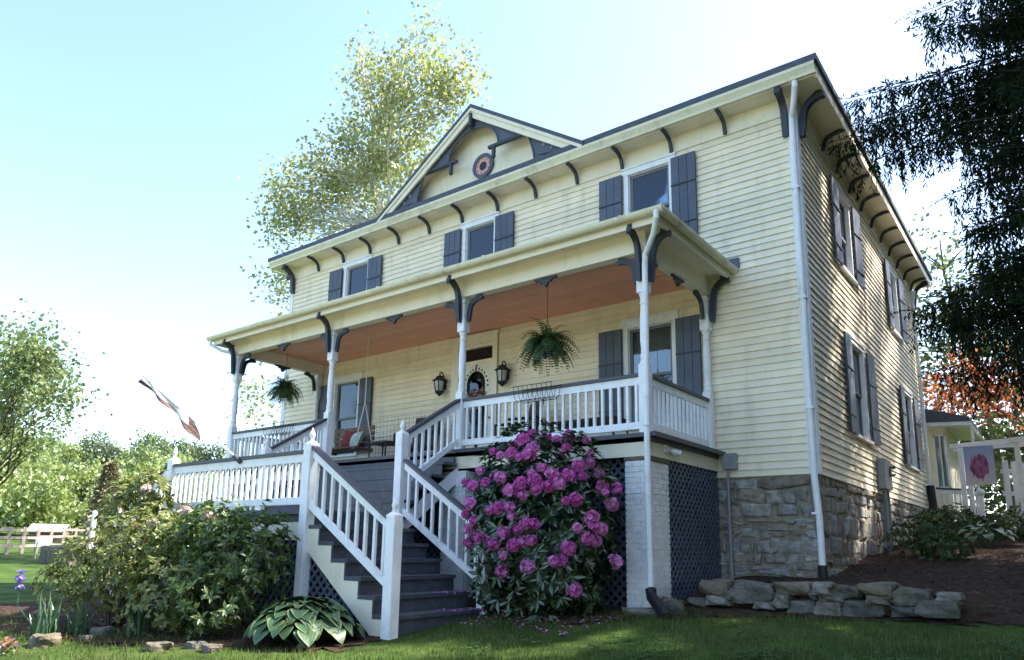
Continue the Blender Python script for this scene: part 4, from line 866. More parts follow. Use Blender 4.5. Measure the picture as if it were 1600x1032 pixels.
for k in range(150):
    x,y=R.uniform(-3.3,-1.4),R.uniform(-4.1,-3.0); pet.append((x,y,H(x,y)+.03))
P=np.array(pet); n=len(P); d=rdir(n); d[:,2]*=.2; V,F=leaves(P,d,np.tile([0,0,1.],(n,1))+.3*rdir(n),NR.uniform(.035,.055,n),NR.uniform(.03,.04,n))
o=put('fallen_petals',npmesh('fallen_petals',V,F,M_pink),kind='stuff'); o['label']='fallen pink petals on the bottom steps and ground'
# ------------------------------------------------------------------ left border shrubs
M_sh=leaf_mat('shrub_leaf',[(.045,.085,.016),(.070,.125,.024),(.105,.165,.034),(.15,.20,.05)],.45,.4,.05)
M_sh2=leaf_mat('sunlit_shrub_leaf',[(.12,.16,.035),(.18,.23,.05),(.25,.29,.08),(.30,.26,.09)],.5,.45,.06)  # leaf greens brightened so sunlight sits in the colour
def shrub(name,label,blobs,m,L,W,nl=7,seed=0,cat='shrub',group=None,floor=True,fill=.5):
    b0=blobs[0]; t=thing(name,(b0[0],b0[1],H(b0[0],b0[1])),label,cat,group); Vs=[];Fs=[];o=0; mb=MB()
    for i,(x,y,z,rx,ry,rz,n) in enumerate(blobs):
        P,D=blob((x,y,z),(rx,ry,rz),n,fill,.16,seed+i)
        ok=P[:,2]>hgt(P[:,0],P[:,1])+.03; P,D=P[ok],D[ok]; D=D+np.array([0,0,.45]); D/=np.linalg.norm(D,axis=1,keepdims=True)
        V,F=whorls(P,D,nl,L,W,1.0,.15); Vs.append(V); Fs.append(F+o); o+=len(V)
        for k in range(9):
            q=P[R.randrange(len(P))]; limb(mb,(b0[0]+R.uniform(-.1,.1),b0[1]+R.uniform(-.1,.1),H(b0[0],b0[1])-.03),q,.018,.005,seed*50+i*9+k)
    put('foliage',npmesh('foliage',np.concatenate(Vs),np.concatenate(Fs),m),t); B(mb,'stems',M_bark,t); return t
def bl(px,py,y,rx,ry,rz,n): p=at(px,py,y=y); return (p.x,p.y,p.z,rx,ry,rz,n)
shrub('shrub','dark green leafy shrub in front of the landing lattice',[bl(375,880,-5.6,.55,.5,.62,260),bl(300,880,-5.7,.65,.5,.66,330),bl(340,830,-5.55,.45,.4,.40,170),bl(330,940,-5.9,.6,.45,.45,200),bl(415,850,-5.35,.28,.3,.35,90)],M_sh,.088,.036,8,3)
shrub('shrub','yellow green shrub coloured as sunlit at the far left of the bed',[bl(190,880,-6.0,.70,.55,.55,380),bl(120,900,-6.2,.55,.5,.42,260),bl(235,845,-5.9,.5,.45,.42,220),bl(250,930,-6.1,.6,.4,.5,220)],M_sh2,.075,.034,8,23)
ps=shrub('rhododendron','pale pink flowered rhododendron rising behind the left shrubs',[bl(205,800,-5.5,.42,.4,.50,120),bl(235,770,-5.4,.30,.3,.32,70),bl(260,830,-5.3,.4,.35,.4,90)],M_sh2,.12,.042,9,43)
M_pale=leaf_mat('pale_petal',[(.75,.60,.56),(.80,.70,.66),(.70,.48,.45),(.8,.74,.66)],.35,.6,.03)
TP=[npmesh('flower_cluster',np.array([v.co for v in TR[i].vertices]),np.array([list(p.vertices) for p in TR[i].polygons]),M_pale) for i in range(2)]
for i,(px,py,yy) in enumerate([(183,778,-5.65),(229,764,-5.55),(290,800,-5.65),(325,808,-5.75),(166,815,-5.7),(205,818,-5.85),(240,820,-5.85)]):
    p=at(px,py,y=yy); put('flower_cluster',TP[i%2],ps,Matrix.Translation(p)@Matrix.Rotation(i,4,'Z')@Matrix.Scale(1.0,4))
# irises
M_ir=leaf_mat('iris_leaf',[(.035,.085,.045),(.05,.11,.055),(.07,.13,.06)],.25,.4,.08)
def iris(px,py,y,n,label,hh=.5,spread=.28,flower=False):
    z=-2.1
    for k in range(5): p=at(px,py,y=y); 
    x=p.x; t=thing('iris',(x,y,H(x,y)),label,'iris'); P=[];Fq=[]
    for k in range(n):
        a=R.uniform(0,6.28); b=Vector((x+R.uniform(-.12,.12),y+R.uniform(-.1,.1),H(x,y)-.02)); l=hh*R.uniform(.6,1.15); lean=R.uniform(.05,spread); d=Vector((math.cos(a),math.sin(a),0)); s=Vector((-d.y,d.x,0))*R.uniform(.012,.02)
        o=len(P); 
        for i in range(5):
            u=i/4; c=b+d*lean*u*u*l*1.6+Vector((0,0,l*u-(lean*u*u)*.15)); ww=(1-u**2.2)*1.0+.04; P+=[c-s*ww,c+s*ww]
        Fq+=[(o+2*i,o+2*i+1,o+2*i+3,o+2*i+2) for i in range(4)]
    put('leaf_fan',npmesh('leaf_fan',[tuple(v) for v in P],Fq,M_ir),t)
    if flower:
        c=at(*flower,y=y); mb=MB(); mb.tube([(x,y,H(x,y)),(c.x+.02,y,(H(x,y)+c.z)/2),(c.x,y,c.z)],.008,6); B(mb,'stalk',M_ir,t)
        mp=leaf_mat('iris_petal',[(.20,.13,.55),(.30,.22,.68),(.16,.09,.42)],.35)
        for dz in (.05,-.06):
            P_=np.tile([c.x,c.y,c.z+dz],(12,1)); a=np.arange(12)*2*math.pi/6; D_=np.stack([np.cos(a),np.sin(a),np.where(np.arange(12)<6,1.1,-.8)],1); V,F=leaves(P_,D_,np.tile([0,0,1.],(12,1))+.2*rdir(12),np.full(12,.085),np.full(12,.06)); put('bloom',npmesh('bloom',V,F,mp),t)
iris(70,975,-6.9,34,'iris clump with a purple bloom at the lower left',.50,.3,(32,905)); iris(120,985,-6.6,26,'low iris leaf clump right of the purple iris bloom',.42); iris(215,985,-6.25,40,'grey green iris leaf clump in the middle of the bed',.52); 
# pansies
p=at(8,1008,z=-2.1); t=thing('pansy',(p.x,p.y,H(p.x,p.y)),'purple and orange pansies at the lower left corner','flower'); P=rdir(60)*np.array([.13,.1,.05])+np.array([p.x,p.y,H(p.x,p.y)+.10]); V,F=leaves(P,rdir(60),np.tile([.2,-.6,.7],(60,1)),np.full(60,.045),np.full(60,.04)); put('blooms',npmesh('blooms',V,F,leaf_mat('pansy_petal',[(.05,.01,.08),(.5,.2,.02),(.12,.03,.25)],.2)),t)
V,F=leaves(P-[0,0,.06],rdir(60),rdir(60),np.full(60,.05),np.full(60,.025)); put('foliage',npmesh('foliage',V,F,M_sh),t)
# hosta: every leaf a piece
M_hc=mat('hosta_leaf_green',(.045,.095,.035),.4,.25,12,.2,60); M_hm=mat('hosta_leaf_margin',(.15,.19,.075),.45,.15,12)
def hostaleaf(seed):
    r=random.Random(seed); mb=MB(); L,W=1.,.43; ns=7; prof=[math.sin(math.pi*min(1,(i/ns)**.75))**.8 for i in range(ns+1)]; v=[]
    for i in range(ns+1):
        t=i/ns; z=.16*math.sin(t*1.9)-.42*t*t; w=W*prof[i]
        for j,k in enumerate((-1,-.8,0,.8,1)): v.append((t*L,k*w,z+.05*abs(k)*w*2+.015*math.sin(9*t+3*k+seed)*abs(k)))
    for i in range(ns):
        for j in range(4):
            mb.cur=1 if j in (0,3) else 0; a=i*5+j; mb.add([],[]); mb.f.append((a,a+5,a+6,a+1)); mb.mi.append(mb.cur)
    mb.v=v; return mb.mesh('leaf',[M_hc,M_hm],True)
HL=[hostaleaf(s) for s in range(3)]
def hosta(x,y,n,size,label,ml=HL):
    z=H(x,y); t=thing('hosta',(x,y,z),label,'hosta'); mb=MB()
    for k in range(n):
        f=math.sqrt((k+.5)/n); a=k*2.39996+R.uniform(-.25,.25); rr=f*size*.55; el=.9-f*1.75+R.uniform(-.15,.15); h=.10+size*(.36-.27*f*f)
        p=Vector((x+rr*math.cos(a),y+rr*math.sin(a),z+h)); s=size*R.uniform(.20,.29)
        put('leaf',ml[k%3],t,Matrix.Translation(p)@Matrix.Rotation(a+R.uniform(-.3,.3),4,'Z')@Matrix.Rotation(-el*.55,4,'Y')@Matrix.Rotation(R.uniform(-.25,.25),4,'X')@Matrix.Scale(s,4))
        mb.tube([(x+.25*rr*math.cos(a),y+.25*rr*math.sin(a),z-.02),tuple(p)],.007,4,False)
    B(mb,'stalks',M_ir,t)
p=at(470,985,y=-5.55); hosta(p.x,-5.5,150,.82,'variegated hosta with pale leaf margins at the foot of the landing')
# ------------------------------------------------------------------ side garden
M_dk=leaf_mat('dark_green_leaf',[(.028,.055,.014),(.045,.085,.02),(.07,.11,.03)],.3,.45,.05)  # dark green leaves for the side bed plants and a far tree
def sb_(x,y,r,h,n): return (x,y,bedz(x,y)+h*.5,r,r,h*.62,n)
shrub('shrub','small leafy shrub against the side foundation',[sb_(.75,3.0,.55,.6,230),sb_(1.1,2.4,.4,.4,130)],M_dk,.085,.03,7,61)
shrub('shrub','low ground cover plants behind the side shrub',[sb_(.8,6.0,.6,.55,220),sb_(1.6,6.6,.6,.5,220),sb_(.6,7.6,.5,.6,160)],M_dk,.10,.05,7,71)
shrub('shrub','dark bush at the far end of the side bed',[sb_(2.4,8.4,.7,.7,240),sb_(2.9,7.8,.6,.5,160)],M_dk,.09,.04,7,81)
hosta(1.45,5.0,30,.75,'dark green hosta in the shaded side bed',[(lambda me:(me.materials.__setitem__(1,M_hc),me)[1])(h.copy()) for h in HL])
t=thing('drain_stub',(.16,8.6,-.5),'black downspout at the far end of the side wall','downspout'); mb=MB(); mb.tube([(.14,9.3,5.4),(.09,9.3,5.1),(.09,9.3,.5)],.045,8); B(mb,'pipe',M_white,t); mb=MB(); mb.tube([(.10,9.3,.55),(.14,9.25,-.15),(.3,8.9,-.55)],.09,10); B(mb,'black_sleeve',M_black,t)
# rear side porch
rp=thing('rear_porch',(.4,10.6,-.4),'small rear side porch with white framed window and railing','porch')
mb=MB(); mb.box(-.6,.42,10.35,12.5,-.4,2.15); B(mb,'wall',M_cream,rp)
mb=MB(); mb.prism([(-.6,2.75),(-.6,2.2),(.98,2.12),(.98,2.22)],'y',9.92,12.9); B(mb,'roof',M_roof,rp)
mb=MB(); mb.prism([(-.58,2.199),(-.58,2.12),(.96,2.03),(.99,2.119)],'y',9.93,12.88); B(mb,'roof_soffit',M_white,rp)
mb=MB()
for a,b,c,d in ((.12,.16,.55,1.9),(.38,.415,.55,1.9),(.12,.415,1.86,1.9),(.12,.415,.55,.60),(.25,.28,.6,1.86)): mb.box(a,b,10.30,10.349,c,d)
wn=B(mb,'window',M_white,rp); mb=MB(); mb.box(.14,.40,10.33,10.34,.58,1.88); B(mb,'pane',M_glass,wn)
rl=railing(rp,(.10,10.2),(.98,10.2),.58,.50,-.32,-.32,8,'railing',.07)
mb=MB(); mb.box(.95,1.01,10.16,10.24,-.5,2.05); B(mb,'post',M_white,rp)
mb=MB(); mb.box(-.55,1.05,10.14,12.4,-.48,-.40); B(mb,'floor',M_wood,rp)
# garden arbour, banner, globe
ab=thing('garden_arbor',(1.9,8.2,-.4),'white wooden garden arbor with picket gate beside the house','arbor')
for x,y in ((.88,8.25),(1.93,8.0),(2.10,8.6),(.95,8.9)):
    mb=MB(); mb.cham(x-.05,x+.05,y-.05,y+.05,H(x,y)-.1,1.32 if x>1.5 else 1.25,.006); B(mb,'post',M_white,ab)
for y in (8.12,8.72): mb=MB(); mb.beam((.70,y,1.30),(2.4,y-.25*(y<8.5),1.36),.05,.10); B(mb,'crossbeam',M_white,ab)
for k in range(4): mb=MB(); mb.box(1.62+.16*k,1.73+.16*k,8.22,8.245,H(1.8,8.2),.95-.03*k); B(mb,'picket',M_white,ab)
mb=MB(); mb.box(1.58,2.3,8.246,8.28,.2,.29); mb.box(1.58,2.3,8.246,8.28,.68,.77); B(mb,'gate_rail',M_white,ab)
bm_=bpy.data.materials.new('banner_print'); bm_.use_nodes=True; n=bm_.node_tree; L=n.links; bs=n.nodes['Principled BSDF']; bs.inputs['Roughness'].default_value=.8
tc=n.nodes.new('ShaderNodeTexCoord'); vmu=n.nodes.new('ShaderNodeVectorMath'); vmu.operation='MULTIPLY_ADD'; vmu.inputs[1].default_value=(1,0,1); vmu.inputs[2].default_value=(0,.5,0); L.new(tc.outputs['Generated'],vmu.inputs[0]); se=n.nodes.new('ShaderNodeSeparateXYZ'); L.new(tc.outputs['Generated'],se.inputs[0]); vo=n.nodes.new('ShaderNodeTexVoronoi'); vo.inputs['Scale'].default_value=9; L.new(tc.outputs['Generated'],vo.inputs['Vector'])
cr=n.nodes.new('ShaderNodeValToRGB'); cr.color_ramp.elements[0].color=(.62,.52,.54,1); cr.color_ramp.elements[1].color=(.28,.36,.62,1); L.new(se.outputs[2],cr.inputs[0])
sp_=n.nodes.new('ShaderNodeVectorMath'); sp_.operation='DISTANCE'; sp_.inputs[1].default_value=(.5,.5,.46); L.new(vmu.outputs[0],sp_.inputs[0]); no=n.nodes.new('ShaderNodeTexNoise'); no.inputs['Scale'].default_value=7; L.new(tc.outputs['Generated'],no.inputs['Vector'])
ad=n.nodes.new('ShaderNodeMath'); ad.operation='MULTIPLY_ADD'; ad.inputs[1].default_value=.35; L.new(no.outputs[0],ad.inputs[0]); L.new(sp_.outputs['Value'],ad.inputs[2])
lt=n.nodes.new('ShaderNodeMath'); lt.operation='LESS_THAN'; lt.inputs[1].default_value=.50; L.new(ad.outputs[0],lt.inputs[0]); vr=n.nodes.new('ShaderNodeValToRGB'); vr.color_ramp.elements[0].color=(.10,.015,.05,1); vr.color_ramp.elements[1].color=(.42,.16,.34,1); L.new(vo.outputs['Color'],vr.inputs[0])
mx=n.nodes.new('ShaderNodeMix'); mx.data_type='RGBA'; L.new(lt.outputs[0],mx.inputs[0]); L.new(cr.outputs[0],mx.inputs[6]); L.new(vr.outputs[0],mx.inputs[7]); L.new(mx.outputs[2],bs.inputs['Base Color'])
a=at(1504,699,y=7.9); b=at(1558,757,y=7.9); bn=thing('garden_banner',((a.x+b.x)/2,7.9,.4),'hanging garden banner printed with purple flowers on blue','banner'); v=[];f=[]
for i in range(9):
    for j in range(9): v.append((a.x+(b.x-a.x)*i/8,7.9+.02*math.sin(i*.9)*(1-j/8*.2)+(.006 if 0 else 0),b.z+(a.z-b.z)*j/8))
for i in range(8):
    for j in range(8): q=i*9+j; f.append((q,q+9,q+10,q+1))
me=bpy.data.meshes.new('cloth'); me.from_pydata(v,[],f); me.materials.append(bm_); sm=me.update(); put('cloth',me,bn)
mb=MB(); mb.tube([(a.x-.08,7.9,a.z+.015),(b.x+.35,7.95,a.z+.03)],.012,6); B(mb,'rod',M_white,bn)
p=at(1532,770,y=8.9); gl=thing('garden_globe',(p.x,8.9,H(p.x,8.9)),'white glass globe on a short white post behind the banner','globe'); mb=MB(); mb.lathe((p.x,8.9,p.z-.09),[(.004,0),(.055,.02),(.085,.06),(.09,.09),(.085,.12),(.055,.16),(.004,.18)],14); B(mb,'globe',M_white,gl,smooth=True)
mb=MB(); mb.cham(p.x-.05,p.x+.05,8.85,8.95,H(p.x,8.9)-.1,p.z-.08,.005); B(mb,'post',M_white,gl)
# ------------------------------------------------------------------ trees
def tree(name,label,base,blobs,m,L,W,trunk=.2,bark=M_bark,seed=0,cl=16,sig=.35,group=None,cat='tree',fork=.4,shape=.9):
    """blobs (x,y,z,rx,ry,rz,nclusters): clusters of leaves on limbs from a tapering trunk"""
    base=Vector(base); t=thing(name,base,label,cat,group); mb=MB(); top=max(blobs,key=lambda b:b[2]); tp=Vector((top[0],top[1],top[2]+top[5]*.3))
    tr=limb(mb,base-Vector((0,0,.2)),tp,trunk,trunk*.12,seed,9,.05); Cs=[];k=0
    for i,(x,y,z,rx,ry,rz,n) in enumerate(blobs):
        P,D=blob((x,y,z),(rx,ry,rz),n,.3,.22,seed*7+i); Cs.append(P)
        for q in P[:max(4,n//3)]:
            q=Vector(q); c=[s for s in tr if s.z<q.z-.1*(q-s).length] or tr[:3]; s=min(c,key=lambda s:(s-q).length+abs((q.z-s.z)-.5*(q-s).length)*.5); limb(mb,s,q,trunk*.22,.012,seed*99+k,5); k+=1
    C=np.concatenate(Cs); n=len(C); P=np.repeat(C,cl,0)+NR.normal(size=(n*cl,3))*sig*NR.uniform(.5,1.2,(n*cl,1)); D=rdir(n*cl); D[:,2]-=.3; s=NR.uniform(.7,1.2,n*cl)
    V,F=leaves(P,D,rdir(n*cl),L*s,W*s,.2); put('crown',npmesh('crown',V,F,m),t); B(mb,'trunk',bark,t); return t
def tb(px,py,y,r,n,ry=None,rz=None): p=at(px,py,y=y); return (p.x,p.y,p.z,r,ry or r,rz or r,n)
M_pop=leaf_mat('poplar_leaf',[(.19,.23,.08),(.29,.33,.13),(.40,.42,.21),(.13,.17,.05),(.50,.50,.33)],.5,.35,.08,(1.2,1.15,.7))
tree('poplar_tree','tall airy yellow green poplar rising behind the house',(-17.2,9.2,-1.2),[tb(650,150,9.2,2.2,110,1.8,2.2),tb(590,130,9.0,1.5,44,1.4,1.5),tb(700,125,9.5,1.3,44,1.2,1.5),tb(570,250,9.2,2.5,150,2.0,2.2),tb(640,270,9.4,2.2,100),tb(495,300,9.0,2.0,120,1.8,1.7),tb(450,340,8.8,1.3,56,1.2,1.4),tb(440,440,8.6,.9,26,1,1.2),tb(675,45,9.3,.5,5,.5,.9),tb(565,70,9.2,.45,5,.5,.8),tb(530,400,9.5,2.0,50),tb(410,620,9.0,1.0,16,1,1.0)],M_pop,.19,.155,.18,M_barkp,3,20,.42)
M_oak=leaf_mat('oak_leaf',[(.11,.16,.04),(.15,.20,.055),(.20,.24,.08),(.09,.13,.035)],.5,.5,.05)
lt_=at(30,600,y=4.5); tree('deciduous_tree','tall green tree at the left edge of the photograph',(lt_.x-1.5,4.5,H(lt_.x-1.5,4.5)),[tb(5,600,4.5,2.6,100),tb(60,575,4.2,1.6,56,1.6,1.3),tb(50,535,4.8,1.0,16),tb(90,620,4.4,1.2,20,1.2,1.0),tb(-30,560,4.5,3.0,60),tb(30,660,4.5,2.2,40)],M_oak,.26,.2,.26,M_bark,5,26,.6)
# hillside trees: three crowns shared by many
M_hill=[leaf_mat('hill_leaf_light',[(.17,.23,.045),(.22,.28,.06),(.27,.32,.085)],.5),leaf_mat('hill_leaf_mid',[(.10,.16,.035),(.13,.19,.045),(.17,.22,.06)],.5),leaf_mat('hill_leaf_dark',[(.06,.09,.045),(.08,.11,.05)],.35)]
crowns=[]
for k in range(5):
    Cs=[]
    for i in range(7): P,D=blob((R.uniform(-.45,.45),R.uniform(-.45,.45),R.uniform(.35,.85)),(.38,.38,.30),26,.3,.2,k*10+i); Cs.append(P)
    C=np.concatenate(Cs); n=len(C); P=np.repeat(C,9,0)+NR.normal(size=(n*9,3))*.07; V,F=leaves(P,rdir(n*9),rdir(n*9),NR.uniform(.06,.11,n*9),NR.uniform(.05,.08,n*9)); crowns.append((V,F))
cm=[[npmesh('crown',V,F,m) for V,F in crowns] for m in M_hill]
mb=MB(); mb.tube([(0,0,-.1),(.01,0,.3),(0,.01,.6)],[.035,.026,.01],6); tkm=mb.mesh('trunk',M_bark)
hl=[('light green','sunlit light green broadleaf tree on the left hillside'),('mid green','mid green broadleaf tree on the left hillside'),('dark green','dark green tree on the left hillside')]
for k in range(100):
    px=R.uniform(-160,470); t=R.choice([R.uniform(70,120),R.uniform(110,210)]); v=at(px,850,y=100)-CAM; v.z=0; v.normalize(); p=CAM+v*t; kind=0 if t<110 and R.random()<.75 else R.choice([0,1,1,2]); s=R.uniform(6,9.5)*(1+.0012*t)
    if t<100: s*=.75
    o=thing('hillside_tree',(p.x,p.y,H(p.x,p.y)),hl[kind][1],'tree',hl[kind][0]+' hillside trees'); M=Matrix.Translation((p.x,p.y,H(p.x,p.y)))@Matrix.Rotation(R.uniform(0,6),4,'Z')@Matrix.Diagonal((s*.72,s*.72,s*.82,1))
    put('crown',cm[kind][k%5],o,M); put('trunk',tkm,o,M)
# unseen belt of trees added to block low sky light from the right
for k in range(12):
    x_,y_=14+R.uniform(0,9),-20+4.2*k; s=R.uniform(11,15); o=thing('light_block_tree',(x_,y_,H(x_,y_)),'unseen broadleaf tree added to block light right of the lawn','tree','added light blocking trees right of the lawn'); M=Matrix.Translation((x_,y_,H(x_,y_)))@Matrix.Rotation(k,4,'Z')@Matrix.Diagonal((s*.6,s*.6,s*.85,1))
    put('crown',cm[2][k%5],o,M); put('trunk',tkm,o,M)
# brown conifer by the fence
M_con=leaf_mat('brown_conifer',[(.19,.15,.09),(.14,.13,.06),(.23,.17,.10)],.3)
p=at(165,800,y=12); t=thing('conifer_tree',(p.x,12,H(p.x,12)),'narrow brownish conifer behind the fence','tree'); P=[];D=[]
for k in range(1500):
    u=R.random()**.7; a=R.uniform(0,6.28); r=(1-u)*1.5*R.uniform(.4,1)+.05; P.append((p.x+r*math.cos(a),12+r*math.sin(a),H(p.x,12)+.3+5.2*u)); D.append((math.cos(a),math.sin(a),-.3))
V,F=leaves(P,np.array(D),rdir(1500),NR.uniform(.25,.5,1500),NR.uniform(.1,.2,1500)); put('crown',npmesh('crown',V,F,M_con),t); mb=MB(); mb.tube([(p.x,12,H(p.x,12)-.2),(p.x,12,H(p.x,12)+5)],[.14,.02],6); B(mb,'trunk',M_bark,t)
# fence, shed and signs on the far lawn
f0=at(-20,845,y=-2); f1=at(150,815,y=14); f0=Vector((f0.x,f0.y,0)); 
fa=CAM+(at(-30,850,y=50)-CAM)*1; 
def far(px,t): v=at(px,850,y=100)-CAM; v.z=0; v.normalize(); p=CAM+v*t; return Vector((p.x,p.y,H(p.x,p.y)))
A_,B_=far(-40,36),far(150,44); fn=thing('rail_fence',A_,'weathered split rail fence across the far lawn','fence'); n=9; M_fen=mat('pale_weathered_wood',(.27,.22,.18),.85,.2,5)
for k in range(n+1):
    q=A_.lerp(B_,k/n); q.z=H(q.x,q.y); mb=MB(); mb.box(q.x-.06,q.x+.06,q.y-.06,q.y+.06,q.z-.2,q.z+1.15); B(mb,'post',M_fen,fn)
    if k<n:
        q2=A_.lerp(B_,(k+1)/n); q2.z=H(q2.x,q2.y)
        for hh in (.35,.70,1.03): mb=MB(); mb.beam(q+Vector((0,0,hh+R.uniform(-.03,.03))),q2+Vector((0,0,hh+R.uniform(-.03,.03))),.05,.11); B(mb,'rail',M_fen,fn)
q=far(142,40); mb=MB(); mb.cham(q.x-.09,q.x+.09,q.y-.09,q.y+.09,q.z-.2,q.z+1.9,.02); mb.lathe((q.x,q.y,q.z+1.9),[(.12,0),(.12,.04),(.03,.12)],8); tag(B(mb,'gate_post',M_white),'white gate post at the end of the rail fence','post')
q=far(75,62); sh=thing('shed',q,'low shed with a pale metal roof beyond the fence','shed'); Ms=Matrix.Translation(q)@Matrix.Rotation(.9,4,'Z')@Matrix.Scale(.52,4)
mb=MB(); mb.box(-2.0,2.0,-1.4,1.4,-.2,1.5); put('wall',mb.mesh('wall',M_wood),sh,Ms); mb=MB(); mb.prism([(-1.8,1.35),(0,2.35),(1.8,1.35),(1.8,1.45),(0,2.47),(-1.8,1.45)],'x',-2.3,2.3); put('roof',mb.mesh('roof',mat('pale_metal',(.40,.41,.42),.5)),sh,Ms)
mb=MB(); mb.box(-.5,.5,-1.43,-1.40,0,1.2); put('door',mb.mesh('door',M_red),sh,Ms)
q=far(68,35); sg=thing('yard_sign',q,'small white sign board hung on the rail fence','sign'); d=(B_-A_).normalized(); nn=Vector((d.y,-d.x,0))
mb=MB(); mb.beam(q-d*.55+Vector((0,0,.62))+nn*.0,q+d*.55+Vector((0,0,.66)),.03,.34); B(mb,'board',M_white,sg); mb=MB(); mb.beam(q-d*.5+Vector((0,0,.2)),q-d*.42+Vector((0,0,.2)),.05,.9); B(mb,'stake',M_fen,sg); mb=MB(); mb.beam(q+d*.42+Vector((0,0,.2)),q+d*.5+Vector((0,0,.2)),.05,.9); B(mb,'stake',M_fen,sg)
q=far(107,31); tag(put('rock',RK[1],None,rock_M(q.x,q.y,q.z+.25,.8,.55,.42,.4)),'pale boulder on the sunlit lawn near the fence','rock')
# spruce
M_spr=leaf_mat('spruce_needle',[(.010,.021,.010),(.016,.030,.013),(.024,.042,.018)],.2,.6,.008)
def spruce(base,Ht,Rm,zl,label,seed,name='spruce_tree',nb=9,dz=.36,extra=[]):
    rr=random.Random(seed); base=Vector(base); t=thing(name,base,label,'tree'); mb=MB(); mb.tube([base-Vector((0,0,.3)),base+Vector((0,0,Ht*.5)),base+Vector((0,0,Ht))],[.30,.2,.03],8,False); P=[];D=[];N=[];Ls=[]
    br=[]; z=zl
    while z<Ht-.3:
        u=(z-zl)/(Ht-zl); L0=Rm*(1-u)**.75*(.72+.28*min(1,(z-zl)/2+.4))
        for k in range(nb): br.append((rr.uniform(0,6.28),z+rr.uniform(-.15,.15),L0*rr.uniform(.65,1.1)))
        z+=dz
    br+=extra
    for a,z,L_ in br:
        d=Vector((math.cos(a),math.sin(a),0)); s=Vector((-d.y,d.x,0)); pts=[]; n=8
        for i in range(n+1): u=i/n; pts.append(base+Vector((0,0,z))+d*L_*u+Vector((0,0,L_*(.10*u-.52*u*u+.28*u**3)))+s*.05*math.sin(3*u+a))
        mb.tube(pts,[.022*(1-i/n)+.005 for i in range(n+1)],5,False)
        m=max(4,int(L_/.10))
        for i in range(m):
            u=.16+.84*(i+rr.random())/m; f=u*n; j=min(int(f),n-1); q=pts[j].lerp(pts[j+1],f-j)
            tw=[(s*sg*.9+d*.55+Vector((0,0,-.25)),rr.uniform(.22,.48)*(1.1-.55*u)) for sg in (-1,1)]+[(Vector((rr.uniform(-.2,.2),rr.uniform(-.2,.2),-1)),rr.uniform(.15,.70)) for _ in range(3)]
            if i==m-1: tw.append((d,.3))
            for td,tl in tw:
                td=td.normalized(); k=max(3,int(tl/.034)); c=q.copy()
                for x in range(k):
                    c=c+td*tl/k; td=(td+Vector((0,0,-.05))).normalized(); w=rdir1(rr); P.append(c);D.append(td*.9+w*.6);N.append(rdir1(rr));Ls.append(rr.uniform(.075,.14))
    n=len(P); V,F=leaves(np.array([tuple(p) for p in P]),np.array([tuple(p) for p in D]),np.array([tuple(p) for p in N]),np.array(Ls),np.array(Ls)*.24,.1)
    put('boughs',npmesh('boughs',V,F,M_spr),t); B(mb,'trunk',M_bark,t); return t
def rdir1(rr):
    v=Vector((rr.gauss(0,1),rr.gauss(0,1),rr.gauss(0,1))); return v.normalized()
def toward(base,px,py,y,z):
    q=at(px,py,y=y); return math.atan2(q.y-base[1],q.x-base[0]),(q.x-base[0],q.y-base[1])
sb0=(3.9,3.0,-1.1); ex=[]
for px,py,y in [(1318,150,1.6),(1345,185,1.8),(1310,200,2.4),(1380,130,1.4),(1395,235,2.0),(1330,260,3.2),(1440,40,1.5),(1425,20,2.5),(1480,30,1.2),(1470,190,1.4),(1500,230,1.0),(1480,500,2.2),(1470,450,3.0),(1455,470,4),(1300,215,1.3)]:
    q=at(px,py,y=y); dx,dy=q.x-sb0[0],q.y-sb0[1]; L_=math.hypot(dx,dy); ex.append((math.atan2(dy,dx),q.z-sb0[2]+.12*L_,L_))
SP=spruce(sb0,15.5,3.1,3.1,'dark drooping spruce overhanging the right side of the house',3,extra=ex)
def clone(src,loc,rz,label,sc_=1.):
    src_=src; t=thing('spruce_tree',loc,label,'tree'); M=Matrix.Translation(loc)@Matrix.Rotation(rz,4,'Z')@Matrix.Scale(sc_,4)@Matrix.Translation(-src_.location)
    for ch in list(src_.children): put(ch.name.split('.')[0],ch.data,t,M)
SP2=spruce((6.1,10.0,-.5),17,4.0,2.8,'dark spruce added beyond the side garden to dapple the side wall',8,nb=4,dz=.62)  # added tree, kept sparse so sun dapples the side wall
clone(SP,Vector((7.2,1.0,-1.4)),4.0,'unseen dark spruce added to shade the lawn from the right',1.2)  # unseen tree added to shade the right of the lawn
clone(SP2,Vector((6.4,15.2,0)),1.0,'farthest dark spruce added behind the garden arbor to dapple the side wall',1.25)  # added copy of the sparse spruce, filters sun on the side wall
clone(SP,Vector((8.4,-4.6,-1.9)),5.2,'unseen dark spruce added far right of the front lawn to block light',1.2)  # unseen tree added to hold sky light off the side wall
M_mid=leaf_mat('maple_green_leaf',[(.06,.11,.02),(.10,.15,.03),(.14,.18,.045),(.05,.08,.02)],.45,.4,.06)
M_red2=leaf_mat('red_maple_leaf',[(.34,.07,.035),(.45,.12,.05),(.26,.05,.03),(.48,.26,.08)],.55,.45,.05)  # sunlight put into the leaf colour: reds lightened, orange mixed in
tree('red_maple','red leaved maple behind the rear porch',(2.6,17,-.1),[tb(1500,620,17,2.0,46,2,1.2),tb(1560,600,17.5,2.0,46,2,1.3),tb(1570,660,16.5,1.6,34,1.6,1.0),tb(1480,655,18,1.2,20)],M_red2,.17,.13,.14,M_bark,15,16,.34)
